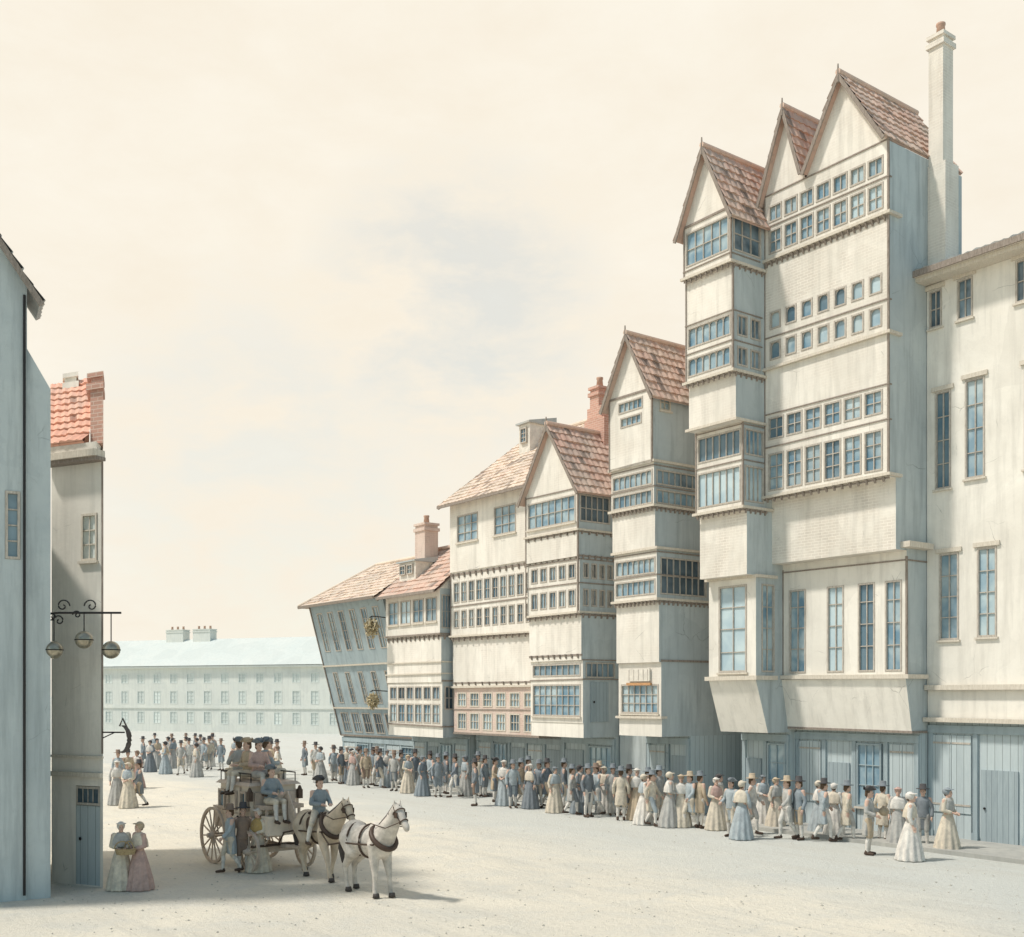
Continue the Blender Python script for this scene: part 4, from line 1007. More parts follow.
# crowd: px of feet, py of feet, kind, turn, colours (outer, inner, hat), height, what tells it apart
rnd = random.Random(21)
CW = [
 (948, 852, 'matron', 40, 'cream', 'pale grey', 'grey blue', 1.66, 'full cream gown and blue-grey bonnet, rightmost of the street crowd'),
 (923, 847, 'man', -30, 'slate grey', 'pale grey', 'black', 1.60, 'slate grey coat and black hat, between two gowned figures at the right'),
 (898, 846, 'woman', -20, 'pale grey', 'white', 'dusty pink', 1.58, 'pale grey gown with white shawl, second gowned figure from the right'),
 (869, 855, 'carrier', 60, 'pale grey', 'buff', 'black', 1.70, 'pale grey coat holding out a bundle, foremost of the right crowd'),
 (847, 842, 'walker', 100, 'cream', 'pale grey', 'slate grey', 1.62, 'cream coat striding left, just left of the person holding a bundle'),
 (834, 838, 'woman', 150, 'white', 'cream', 'white', 1.56, 'white gown and white bonnet turned to the houses'),
 (819, 834, 'matron', 80, 'pale blue', 'white', 'cream', 1.56, 'pale blue gown with white shawl below the tall windows'),
 (799, 840, 'man', -70, 'grey blue', 'buff', 'black', 1.70, 'grey-blue coat, black hat, standing forward below the tall windows'),
 (776, 829, 'woman', 30, 'cream', 'pale grey', 'buff', 1.56, 'cream gown and buff bonnet before the tower skirt'),
 (752, 834, 'walker', 70, 'white', 'pale grey', 'buff', 1.68, 'white coat and grey breeches, walking below the bay tower'),
 (731, 826, 'carrier', -50, 'pale blue', 'cream', 'slate grey', 1.64, 'pale blue coat and cocked hat before the bay tower'),
 (716, 819, 'matron', 10, 'cream', 'dusty pink', 'white', 1.58, 'cream gown with pink shawl at the left of the bay tower'),
 (700, 819, 'man', 120, 'buff', 'white', 'slate grey', 1.66, 'buff coat and white breeches, back turned, by the bay tower corner'),
 (681, 818, 'woman', -10, 'cream', 'white', 'buff', 1.62, 'cream gown, white shawl and buff bonnet before the blue-grey flank'),
 (659, 820, 'man', 45, 'pale grey', 'cream', 'grey blue', 1.68, 'pale grey coat and blue hat before the corner of the sign board house'),
 (644, 813, 'woman', 100, 'white', 'pale blue', 'cream', 1.58, 'white gown with pale blue shawl below the sign board'),
 (629, 812, 'walker', 80, 'slate grey', 'buff', 'black', 1.68, 'slate coat and buff breeches, striding left under the sign board'),
 (613, 808, 'man', 10, 'pale grey', 'pale grey', 'slate grey', 1.66, 'plain pale grey suit below the dark flank doorway'),
 (596, 810, 'walker', -60, 'pale blue', 'white', 'brown', 1.68, 'pale blue coat and white breeches, striding right below the doorway'),
 (580, 806, 'matron', 60, 'grey blue', 'pale grey', 'black', 1.66, 'grey-blue gown and black bonnet in the middle of the crowd'),
 (564, 808, 'man', 90, 'slate grey', 'cream', 'slate grey', 1.70, 'slate coat and cream breeches in the middle of the crowd'),
 (547, 808, 'walker', 60, 'dark blue', 'buff', 'black', 1.70, 'dark blue coat and buff breeches, striding left in mid crowd'),
 (530, 801, 'woman', -40, 'slate grey', 'cream', 'white', 1.60, 'slate gown with cream shawl below the broad white house'),
 (513, 799, 'man', 15, 'pale blue', 'dark blue', 'slate grey', 1.66, 'pale blue coat and dark breeches below the broad white house'),
 (495, 802, 'carrier', 80, 'buff', 'dark blue', 'black', 1.64, 'buff coat, dark breeches and cocked hat below the broad white house'),
 (475, 806, 'man', -90, 'slate grey', 'brown', 'black', 1.66, 'slate coat and brown breeches, standing forward left of centre'),
 (455, 798, 'walker', -70, 'dark blue', 'white', 'black', 1.66, 'dark blue coat and white breeches, striding right below the low house'),
 (438, 797, 'man', 20, 'grey blue', 'grey blue', 'slate grey', 1.64, 'grey-blue suit with both arms down, below the low house'),
 (423, 796, 'woman', 60, 'grey blue', 'dark blue', 'slate grey', 1.62, 'grey-blue gown with dark shawl, right of the lead horse'),
 (408, 793, 'matron', 30, 'cream', 'pale blue', 'buff', 1.58, 'cream gown with pale blue shawl, just right of the lead horse head'),
 (394, 791, 'man', -20, 'pale grey', 'slate grey', 'brown', 1.64, 'pale grey coat and brown hat behind the lead horse head'),
 (380, 788, 'walker', 80, 'dark blue', 'cream', 'black', 1.64, 'dark blue coat and cream breeches behind the lead horse neck'),
 (366, 788, 'man', 30, 'buff', 'brown', 'brown', 1.64, 'buff coat with brown breeches behind the lead horse back'),
 (353, 785, 'woman', -30, 'pale grey', 'dusty pink', 'white', 1.56, 'pale grey gown with pink shawl, left of the lead horse neck'),
 (341, 784, 'man', 60, 'slate grey', 'buff', 'black', 1.62, 'slate coat and buff breeches behind the horses'),
]
def stand(px_, py_):                       # on the street in front of the shops, never inside them
    g = G(px_, py_); D = g.x * CA + g.y * SA
    if D > (26.9 if px_ > 745 else 25.4):
        D = rnd.uniform(23.7, 25.3); g = W(S_at(px_, D), D)
    return g
for px_, py_, kind, turn, a, b, c, h, what in CW:
    person(kind, stand(px_, py_), R(turn), a, b, c, 'person in ' + what, PEOPLE_GROUP, h)
# hands hold: bundle of the carrier nearest the camera
g = G(869, 855); bl = thing('bundle', 'buff cloth bundle held out by the pale grey coated figure at right', 'bundle', g, R(60))
bmx = solid('bundle_cloth', lambda bm: [ell(bm, V(.36, -.30, 1.10), (.15, .13, .12)), ell(bm, V(.36, -.30, 1.22), (.05, .05, .05))], .013, .4); bo = link('wrap', bmx, M['cloth'], bl); bo.color = (.5, .4, .28, 1)
kn = MB(); kn.tube([(.30, -.30, 1.2), (.36, -.30, 1.26), (.42, -.30, 1.2)], .018, 6); ko = kn.build('knot', M['cloth'], bl); ko.color = (.3, .25, .2, 1)
# second row close to the houses
cols = ['pale grey', 'cream', 'slate grey', 'pale blue', 'buff', 'grey blue', 'white', 'pale grey', 'cream', 'pale blue']
kinds = ['man', 'woman', 'walker', 'matron', 'man']
back = [18.6, 19.7, 20.6, 21.9, 23.2, 24.1, 25.0, 26.2, 27.1, 28.4, 29.2, 30.6, 31.7, 33.1, 34.0, 35.5, 36.6, 38.0, 39.6, 41.0]
places = ['far right of the rear rank', 'rear rank under the rightmost tall window', 'rear rank under the middle tall windows', 'rear rank by the boarded door',
          'rear rank under the bay tower skirt', 'rear rank left of the bay tower skirt', 'rear rank against the blue-grey flank', 'rear rank under the sign board corner', 'rear rank under the orange sign rail',
          'rear rank left of the sign board', 'rear rank below the dark flank doorway', 'rear rank below the red chimney', 'rear rank below red-chimney house windows', 'rear rank, pinkish storey, right end',
          'rear rank, pinkish storey, right half', 'rear rank, mid pinkish storey', 'rear rank, pinkish storey, left half', 'rear rank, pinkish storey, left end', 'rear rank, low house right half', 'rear rank, low house left half']
for i, (s, pl) in list(enumerate(zip(back, places)))[1::3]:
    k = kinds[rnd.randrange(5)]; a, b = rnd.sample(cols, 2); c = rnd.choice(['black', 'buff', 'slate grey'])
    word = 'gown' if k in ('woman', 'matron') else 'coat'
    person(k, W(s + rnd.uniform(-.2, .2), 25.15 + rnd.uniform(-.25, .25)), R(rnd.uniform(-60, 110)), a, b, c, f'person in {a} {word} and {c} {"bonnet" if word == "gown" else "hat"}, {pl}', PEOPLE_GROUP, rnd.uniform(1.56, 1.72))
# figures filling the gaps of the front rank, each with its own colours and stance
FILL = [(911, 840, 'woman', 70, 'white', 'cream', 'white', 'all-white gown half hidden between the rightmost gowned figures'), (883, 842, 'man', 130, 'cream', 'buff', 'slate grey', 'cream coat turned to the shops, right of the bundle holder'),
 (787, 828, 'walker', -80, 'pale grey', 'white', 'buff', 'pale grey coat, white breeches and buff hat, below the tall windows'), (763, 826, 'matron', 20, 'white', 'pale blue', 'slate grey', 'white gown and slate bonnet before the tower skirt'),
 (742, 822, 'woman', 140, 'pale blue', 'cream', 'cream', 'pale blue gown turned away, below the bay tower'), (690, 812, 'walker', -60, 'pale blue', 'cream', 'buff', 'pale blue coat and buff hat before the blue-grey flank'),
 (670, 812, 'matron', 90, 'pale grey', 'white', 'cream', 'pale grey gown and white shawl, left part of the blue-grey flank'), (652, 810, 'walker', 60, 'cream', 'pale blue', 'slate grey', 'cream coat and pale blue breeches at the sign board corner'),
 (637, 808, 'woman', 0, 'buff', 'white', 'white', 'buff gown and white bonnet under the sign board'), (621, 805, 'man', 170, 'cream', 'cream', 'slate grey', 'all-cream suit, back turned, under the sign board'),
 (604, 804, 'matron', -40, 'white', 'cream', 'cream', 'white gown and cream bonnet by the dark flank doorway'), (588, 804, 'man', 40, 'slate grey', 'white', 'slate grey', 'slate coat and white breeches below the red chimney'),
 (572, 803, 'walker', 100, 'pale grey', 'slate grey', 'slate grey', 'pale grey coat and slate breeches in the middle of the crowd'), (555, 802, 'woman', 30, 'cream', 'pale blue', 'slate grey', 'cream gown, blue shawl and slate bonnet in mid crowd'),
 (539, 800, 'man', -40, 'grey blue', 'cream', 'slate grey', 'grey-blue coat and cream breeches below the pinkish storey right end'), (521, 798, 'walker', 70, 'buff', 'white', 'slate grey', 'buff coat and white breeches below the pinkish storey'),
 (504, 798, 'matron', -20, 'pale blue', 'white', 'white', 'pale blue gown, white bonnet, below the pinkish storey'), (485, 797, 'man', 60, 'grey blue', 'slate grey', 'black', 'grey-blue coat and slate breeches below the pinkish storey left end'),
 (465, 796, 'woman', -60, 'pale grey', 'pale blue', 'slate grey', 'pale grey gown with blue shawl below the broad house left corner'), (446, 794, 'man', 110, 'slate grey', 'pale grey', 'slate grey', 'slate coat and grey breeches below the low house flank'),
 (430, 793, 'walker', -50, 'pale blue', 'slate grey', 'black', 'pale blue coat and slate breeches below the low house'), (415, 791, 'man', 40, 'dark blue', 'pale grey', 'black', 'dark blue coat and grey breeches below the low house'),
 (401, 789, 'walker', 80, 'pale grey', 'cream', 'black', 'pale grey coat, cream breeches, black hat, just right of the lead horse'), (387, 787, 'woman', 20, 'pale blue', 'white', 'slate grey', 'pale blue gown and slate bonnet behind the lead horse head'),
 (373, 785, 'man', -30, 'grey blue', 'buff', 'black', 'grey-blue coat and buff breeches behind the lead horse'), (360, 784, 'walker', 60, 'cream', 'slate grey', 'black', 'cream coat and slate breeches behind the lead horse'),
 (347, 782, 'matron', 0, 'slate grey', 'cream', 'white', 'slate gown and white bonnet behind the horses'), (334, 781, 'man', 20, 'pale blue', 'pale grey', 'black', 'pale blue coat and grey breeches behind the horses')]
for px_, py_, kind, turn, a, b, c, what in FILL:
    person(kind, stand(px_, py_), R(turn), a, b, c, 'person in ' + what, PEOPLE_GROUP, rnd.uniform(1.58, 1.70))
# far crowd at the end of the street: too small to tell apart
for i in range(26):
    s = 44 + i * .95 + rnd.uniform(-.3, .3); D = 23.4 + rnd.uniform(-1.2, 1.8)
    k = kinds[rnd.randrange(5)]; a, b = rnd.sample(cols, 2)
    person(k, W(s, D), R(rnd.uniform(-90, 90)), a, b, 'black' if i % 2 else 'brown', 'small distant person in the packed crowd behind the coach and below the leaning house', 'distant crowd behind the coach', rnd.uniform(1.6, 1.75), True)
for i, (px_, py_) in enumerate([(150, 772), (157, 769), (165, 774), (173, 768), (181, 775), (189, 771), (196, 777), (204, 770), (143, 768), (168, 766), (186, 766)]):
    k = kinds[rnd.randrange(5)]; a, b = rnd.sample(cols, 2)
    person(k, G(px_, py_), R(rnd.uniform(-90, 90)), a, b, 'black', 'tiny person in the far knot of people left of the coach', 'far knot of people left of the coach', 1.68, True)
# by the left corner
LF = [(117, 805, 'woman', 20, 'pale grey', 'white', 'white', 'pale grey gown, white bonnet, by the wall in the left trio'),
      (128, 808, 'matron', -10, 'cream', 'pale blue', 'cream', 'cream gown with pale blue shawl, middle of the left trio'),
      (139, 807, 'walker', -60, 'slate grey', 'buff', 'black', 'slate coat walking right, outermost of the left trio'),
      (118, 790, 'man', 0, 'pale blue', 'buff', 'brown', 'pale blue coat, behind the trio at the left corner beside the wall'),
      (128, 789, 'man', 30, 'buff', 'slate grey', 'black', 'buff coat and black hat, behind the trio at the left corner'),
      (137, 788, 'woman', -20, 'dusty pink', 'white', 'brown', 'dusty pink gown, rearmost and outermost behind the left trio')]
for px_, py_, k, tr, a, b, c, w in LF: person(k, G(px_, py_), R(tr), a, b, c, 'person in ' + w, 'people at the left corner', 1.64)
person('matron', G(121, 890), R(25), 'cream', 'pale grey', 'white', 'person in cream gown and white bonnet at bottom left beside the doorway', 'people at the left corner', 1.42)
person('matron', G(139, 890), R(-35), 'dusty pink', 'cream', 'buff', 'person in dusty pink gown and buff bonnet at bottom left, facing the other', 'people at the left corner', 1.42)
def at_hands(g, rz, h, dz, fw): return g + Matrix.Rotation(rz, 3, 'Z') @ V(0, -fw, 0) + V(0, 0, dz)
basket(at_hands(G(121, 890), R(25), 1.4, .78, .24), .15, 'round wicker basket held by the cream gowned figure at bottom left', R(25))
basket(at_hands(G(139, 890), R(-35), 1.4, .78, .24), .15, 'round wicker basket held by the pink gowned figure at bottom left', R(-35))
# by the coach wheel
person('walker', G(230, 873), R(-60), 'pale blue', 'cream', 'brown', 'person in pale blue coat and cream breeches beside the tall coach wheel', 'people beside the coach', 1.50)
person('man', G(243, 872), R(20), 'brown', 'brown', 'black', 'person in brown coat and breeches between the two coach wheels', 'people beside the coach', 1.52)
person('matron', G(258, 872), R(-30), 'cream', 'ochre', 'white', 'person in cream gown and ochre shawl beside the smaller coach wheel', 'people beside the coach', 1.46)

# ================================================================== COACH AND HORSES
CO = V(-6.72, 27.3, 0); CR = R(-50)
co = thing('stage_coach', 'open-topped buff stage coach with passengers on its roof', 'coach', CO, CR)
yw = .72
prof = [(.12, 1.2), (.30, .86), (.62, .72), (1.30, .72), (1.62, .86), (1.80, 1.2), (1.80, 1.75), (1.74, 2.12), (.18, 2.12), (.12, 1.75)]
bm_ = MB(); n = len(prof)
hw = lambda z: .52 + .14 * min(1, max(0, (z - .7) / .7))
for (a, b), (c, d) in zip(prof, prof[1:] + prof[:1]): bm_.quad((a, -hw(b), b), (a, hw(b), b), (c, hw(d), d), (c, -hw(d), d))
for s in (-1, 1): bm_.quad(*[(a, s * hw(b), b) for a, b in (prof if s < 0 else prof[::-1])])
bd = bm_.build('body', M['coachp'], co)
rf = MB(); rf.hexa([(.02, -.74, 2.12), (1.9, -.74, 2.12), (1.9, .74, 2.12), (.02, .74, 2.12)], [(.1, -.66, 2.2), (1.82, -.66, 2.2), (1.82, .66, 2.2), (.1, .66, 2.2)])
rr = rf.build('roof', M['coachd'], co)
rl = MB()
for s in (-1, 1): rl.tube([(.1, s * .62, 2.42), (1.8, s * .62, 2.42)], .018, 6)
rl.tube([(.1, -.62, 2.42), (.1, .62, 2.42)], .018, 6)
for x in (.1, .65, 1.2, 1.8):
    for s in (-1, 1): rl.tube([(x, s * .62, 2.19), (x, s * .62, 2.42)], .014, 6)
rl.build('roof_rail', M['iron'], rr)
for s in (-1, 1):
    sd = Side((.62, -.68), (1, 0)) if s < 0 else Side((1.32, .68), (-1, 0))
    d = MB(); pbox(d, sd, 0, .70, .80, 2.06, -.012, .03); do = d.build('door', M['coachp'], co)
    e = MB()
    for u0, u1, z0, z1 in ((-.03, 0, .78, 2.08), (.70, .73, .78, 2.08), (0, .7, 1.38, 1.42)): pbox(e, sd, u0, u1, z0, z1, -.03, .02)
    e.build('moulding', M['coachd'], do)
    k = MB(); k.ball(sd.P(.62, 1.32, -.035), .03); k.build('handle', M['iron'], do, True)
    window(do, Side((sd.P(0, 0, -.06).x, sd.P(0, 0, -.06).y), (1 if s < 0 else -1, 0)), .10, .60, 1.48, 1.98, 1, 1, fm=M['coachd'], gm=M['glassd'], sill=False)
    for u0, u1 in ((-.44, -.08), (.78, 1.12)):
        window(bd, Side((sd.P(0, 0, -.05).x, sd.P(0, 0, -.05).y), (1 if s < 0 else -1, 0)), u0, u1, 1.48, 1.98, 1, 1, fm=M['coachd'], gm=M['glassd'], sill=False)
bt = MB(); bt.box(-.55, .11, -.5, .5, .92, 1.42); bt.box(-.58, .11, -.53, .53, 1.425, 1.47); bt.build('rear_boot', M['coachd'], co)
fb = MB(); fb.box(1.82, 2.5, -.5, .5, .92, 1.40); fb.build('front_boot', M['coachp'], co)
bs = MB(); bs.box(1.9, 2.36, -.56, .56, 1.56, 1.66); bs.box(1.85, 1.9, -.56, .56, 1.56, 1.95); bs.beam((2.5, 0, 1.36), (2.86, 0, 1.62), 1.0, .04, up=(0, 1, 0))
for y in (-.45, .45): bs.box(1.95, 2.0, y - .03, y + .03, 1.40, 1.56); bs.box(2.28, 2.33, y - .03, y + .03, 1.40, 1.56)
bs.build('box_seat', M['coachd'], co)
ch = MB(); ch.box(-.35, 2.4, -.06, .06, .58, .68); ch.box(-.06, .06, -yw, yw, .69, .79); ch.box(1.98, 2.10, -yw, yw, .47, .57); ch.box(1.9, 2.2, -.4, .4, .58, .66)
for s in (-1, 1):
    ch.tube([(-.3, s * .5, .70), (-.42, s * .5, .95), (-.2, s * .5, 1.2), (.1, s * .5, 1.02)], .03, 6); ch.tube([(2.3, s * .5, .70), (2.5, s * .5, .85), (2.3, s * .5, .98), (1.9, s * .5, .92)], .03, 6)
ch.build('undercarriage', M['coachd'], co)
pl = MB(); pl.tube([(2.2, 0, .62), (3.3, 0, .68)], [.06, .04], 8); pl.build('pole', M['wheel'], co)
def wheel(x, y, r, ns):
    m = MB(); prof = [(r - .075, -.03), (r - .012, -.03), (r - .012, .03), (r - .075, .03), (r - .075, -.03)]
    m.lathe(prof, (x, y, r), 36, 'y')
    for i in range(ns):
        t = 2 * math.pi * i / ns + .1; m.tube([(x + .06 * math.cos(t), y, r + .06 * math.sin(t)), (x + (r - .06) * math.cos(t), y, r + (r - .06) * math.sin(t))], [.026, .019], 6)
    w = m.build('wheel', M['wheel'], co)
    t_ = MB(); t_.lathe([(r - .0115, -.034), (r, -.034), (r, .034), (r - .0115, .034)], (x, y, r), 36, 'y'); t_.build('tyre', M['coachd'], w)
    h = MB(); h.lathe([(0, -.16), (.055, -.16), (.07, -.10), (.10, -.05), (.10, .05), (.07, .10), (.05, .16), (0, .16)], (x, y, r), 14, 'y'); h.build('hub', M['coachd'], w, True)
for s in (-1, 1): wheel(0, s * (yw + .08), .74, 14); wheel(2.04, s * (yw + .06), .52, 12)
lm = [MB() for _ in range(2)]
for m_, s in zip(lm, (-1, 1)):
    m_.box(1.83, 1.95, s * .70 - .06, s * .70 + .06, 1.75, 1.98); m_.lathe([(.07, 1.98), (.03, 2.08), (0, 2.09)], (1.89, s * .70, 0), 10); m_.build('lamp', M['leather'], co)
KC = .93; co.scale = (KC, KC, KC)
def on_coach(x, y, z): return CO + Matrix.Rotation(CR, 3, 'Z') @ (V(x, y, z) * KC)
def by_coach(x, y, z): return CO + Matrix.Rotation(CR, 3, 'Z') @ V(x, y, z)
def sit(kind, x, y, z, face, cols_, label, g='passengers on the coach'): person(kind, on_coach(x, y, z), CR + R(face), *cols_, label, g, 1.68)
sit('sitter', 2.12, -.22, 1.66, 90, ('grey blue', 'cream', 'slate grey'), 'person in grey-blue coat driving from the coach box seat', 'people riding the coach')
sit('sitter', .35, -.25, 2.30, -90, ('pale grey', 'cream', 'slate grey'), 'person in pale grey coat seated rearmost on the coach roof facing back', 'people riding the coach')
sit('sitter', .95, -.3, 2.30, 0, ('buff', 'cream', 'buff'), 'person in buff coat seated mid roof with legs over the near side', 'people riding the coach')
sit('sitter', 1.5, -.25, 2.30, 90, ('dusty pink', 'pale grey', 'slate grey'), 'person in dusty pink coat seated at the front of the coach roof', 'people riding the coach')
sit('sitter', .85, .3, 2.30, 180, ('pale blue', 'cream', 'slate grey'), 'person in pale blue coat on the far side of the coach roof', 'people riding the coach')
rs = MB(); rs.box(.2, 1.7, -.12, .12, 2.21, 2.30); rs.build('roof_bench', M['coachp'], rr)
tk = thing('travelling_trunk', 'dark leather trunk strapped on the rear boot of the coach', 'trunk', on_coach(-.22, 0, 1.478), CR)
q = MB(); q.box(-.25, .25, -.4, .4, 0, .30); q.build('case', M['leather'], tk); q = MB(); q.hexa([(-.26, -.41, .302), (.26, -.41, .302), (.26, .41, .302), (-.26, .41, .302)], [(-.2, -.38, .38), (.2, -.38, .38), (.2, .38, .38), (-.2, .38, .38)]); q.build('lid', M['leather'], tk)
q = MB()
for y in (-.22, .22): q.box(-.265, .265, y - .02, y + .02, .10, .298)
q.build('strap', M['coachp'], tk)

def horse_fn(fl, hl, neck):
    nb, nm_, pol, muz = neck
    def fn(bm):
        ell(bm, V(.45, 0, 1.12), (.36, .25, .35)); ell(bm, V(0, 0, 1.10), (.62, .275, .32)); ell(bm, V(-.48, 0, 1.16), (.40, .27, .34)); ell(bm, V(.35, 0, 1.32), (.30, .12, .20))
        chain(bm, [(nb, .24), (nm_, .17), (pol, .115)]); capsule(bm, nb - V(.02, 0, .12), .2, nm_ - V(-.03, 0, .08), .12)
        capsule(bm, pol + V(.03, 0, -.04), .115, pol.lerp(muz, .55), .085); capsule(bm, pol.lerp(muz, .5), .08, muz, .068); ell(bm, pol.lerp(muz, .3) + V(-.03, 0, -.06), (.10, .07, .12))
        ell(bm, muz + V(.01, 0, -.03), (.06, .058, .055))
        for s in (-1, 1):
            capsule(bm, pol + V(-.01, s * .06, .06), .035, pol + V(.01, s * .075, .19), .010); ell(bm, pol.lerp(muz, .32) + V(.02, s * .085, .03), (.03, .02, .03))
        for i, s in ((0, -1), (1, 1)):
            k, f, h = fl[i]; y = s * .15
            chain(bm, [(V(.48, s * .14, 1.08), .17), (V(.46, y, .86), .115), (V(k[0], y, k[1]), .066), (V(*((k[0] + f[0]) / 2, y, (k[1] + f[1]) / 2)), .046), (V(f[0], y, f[1]), .052), (V(h[0], y, h[1]), .055)])
            st, hk, f, h = hl[i]
            chain(bm, [(V(-.50, s * .13, 1.12), .23), (V(st[0], s * .16, st[1]), .165), (V((st[0] + hk[0]) / 2, y, (st[1] + hk[1]) / 2), .10), (V(hk[0], y, hk[1]), .068), (V((hk[0] + f[0]) / 2, y, (hk[1] + f[1]) / 2), .05), (V(f[0], y, f[1]), .055), (V(h[0], y, h[1]), .055)])
    return fn
def horse(label, loc, rz, mat, fl, hl, neck, saddle=False):
    t = thing('horse', label, 'horse', loc, rz, 'horses drawing the coach')
    link('body', solid('horse_body', horse_fn(fl, hl, neck), .02, .5, 4), mat, t)
    nb, nm_, pol, muz = neck
    def mane(bm):
        chain(bm, [(nb + V(-.16, 0, .20), .05), (nm_ + V(-.12, 0, .12), .055), (pol + V(-.07, 0, .08), .045), (pol + V(.06, 0, .06), .03)])
        for i in range(9):
            q = (nb + V(-.10, 0, .20)).lerp(pol + V(-.08, 0, .06), i / 8); capsule(bm, q, .035, q + V(-.04, -.13, -.17), .015)
    link('mane', solid('mane', mane, .014, .5), M['hdark'], t)
    link('tail', solid('tail', lambda bm: chain(bm, [(V(-.84, 0, 1.28), .05), (V(-.97, 0, 1.16), .065), (V(-1.02, 0, .85), .08), (V(-.98, 0, .55), .03)]), .016, .5), M['hdark'], t)
    for i, s in ((0, -1), (1, 1)):
        for h, f in ((fl[i][2], fl[i][1]), (hl[i][3], hl[i][2])):
            m = MB(); m.lathe([(0, -.05), (.075, -.05), (.058, .035), (0, .04)], (h[0] + .015, s * .15, h[1] + .02), 12); m.build('hoof', M['hoof'], t, True)
    c = MB(); pts = []
    cc = nb.lerp(nm_, .0) + V(-.03, 0, -.03); ax = (nm_ - nb).normalized(); up = ax.cross(V(0, 1, 0)).normalized()
    for i in range(21):
        a = 2 * math.pi * i / 20; pts.append(cc + up * .31 * math.cos(a) + V(0, 1, 0) * .255 * math.sin(a))
    c.tube(pts, .055, 8); hs = c.build('collar', M['leather'], t, True)
    g = MB()
    for X in (.12, -.35):
        pts = [(X, .295 * math.sin(2 * math.pi * i / 24) * (1 if X > 0 else .97), 1.11 + .345 * math.cos(2 * math.pi * i / 24)) for i in range(25)]; g.tube(pts, .022, 6)
    for s in (-1, 1): g.tube([(.62, s * .27, 1.1), (0, s * .31, 1.06), (-.5, s * .30, 1.04), (-1.15, s * .26, .92)], .02, 6)
    g.build('harness', M['leather'], t)
    b = MB(); e1 = pol.lerp(muz, .7); d_ = (muz - pol).normalized(); u_ = d_.cross(V(0, 1, 0)).normalized()
    for cen, ra in ((e1, .085), (pol.lerp(muz, .18), .125)):
        b.tube([cen + u_ * ra * math.cos(2 * math.pi * i / 16) + V(0, 1, 0) * ra * math.sin(2 * math.pi * i / 16) for i in range(17)], .014, 6)
    for s in (-1, 1):
        b.tube([pol + V(0, s * .10, .05), pol.lerp(muz, .35) + V(0, s * .10, 0), e1 + V(0, s * .085, 0)], .012, 6); b.hexa([pol.lerp(muz, .34) + V(-.05, s * .115 - .006, -.05), pol.lerp(muz, .34) + V(.05, s * .115 - .006, -.05), pol.lerp(muz, .34) + V(.05, s * .115 + .006, -.05), pol.lerp(muz, .34) + V(-.05, s * .115 + .006, -.05)],
                [pol.lerp(muz, .34) + V(-.05, s * .115 - .006, .06), pol.lerp(muz, .34) + V(.05, s * .115 - .006, .06), pol.lerp(muz, .34) + V(.05, s * .115 + .006, .06), pol.lerp(muz, .34) + V(-.05, s * .115 + .006, .06)])
        b.tube([e1 + V(0, s * .085, 0), nm_ + V(.05, s * .2, -.1), V(.35, s * .16, 1.5)], .010, 6)
    b.build('bridle', M['leather'], t)
    e = MB()
    for s in (-1, 1): e.ball(pol.lerp(muz, .32) + V(.03, s * .098, .035), .018, 8, 6)
    e.build('eyes', M['eye'], t, True)
    if saddle:
        sm = solid('saddle', lambda bm: [ell(bm, V(.05, 0, 1.40), (.28, .20, .05)), ell(bm, V(.28, 0, 1.45), (.05, .12, .06)), ell(bm, V(-.2, 0, 1.44), (.06, .17, .05)), ell(bm, V(.05, -.26, 1.2), (.16, .03, .2)), ell(bm, V(.05, .26, 1.2), (.16, .03, .2))], .016, .5); link('saddle', sm, M['leather'], t)
    return t
NK1 = (V(.62, 0, 1.25), V(.90, 0, 1.56), V(1.08, 0, 1.84), V(1.40, 0, 1.50))
NK2 = (V(.62, 0, 1.25), V(.92, 0, 1.50), V(1.16, 0, 1.72), V(1.46, 0, 1.38))
WF = [((.62, .52), (.72, .20), (.80, .05)), ((.42, .48), (.30, .17), (.28, .05))]
WH = [((-.30, .86), (-.52, .52), (-.36, .16), (-.30, .05)), ((-.42, .86), (-.86, .55), (-.90, .20), (-.90, .07))]
SF = [((.50, .50), (.49, .15), (.53, .05)), ((.56, .49), (.60, .15), (.65, .05))]
SH = [((-.33, .86), (-.64, .53), (-.57, .15), (-.52, .05)), ((-.38, .86), (-.76, .53), (-.74, .15), (-.70, .05))]
horse('cream horse nearest the coach with a mounted rider, mid-stride', by_coach(3.50, .16, 0), CR, M['hcream'], WF, WH, NK2, True)
horse('pale grey lead horse at the front with raised head and dark mane', by_coach(5.98, -.12, 0), CR, M['hgrey'], SF, SH, NK1)
person('rider', by_coach(3.55, .16, 1.38), CR + R(90), 'grey blue', 'cream', 'black', 'person in grey-blue coat and cocked hat riding the cream horse', 'people riding the coach', 1.64)
tr = MB(); bar = [by_coach(2.12, -.8, .62), by_coach(2.12, .8, .62)]; tr.tube(bar, .03, 6)
for s in (-1, 1):
    tr.tube([by_coach(2.12, .16 + s * .27, .62), by_coach(2.38, .16 + s * .26, .92)], .018, 6); tr.tube([by_coach(4.10, .16 + s * .27, 1.07), by_coach(4.86, -.12 + s * .26, .93)], .018, 6)
tag(tr.build('traces', M['leather'], None), 'long leather traces and bar joining the coach to its two horses', 'strap')

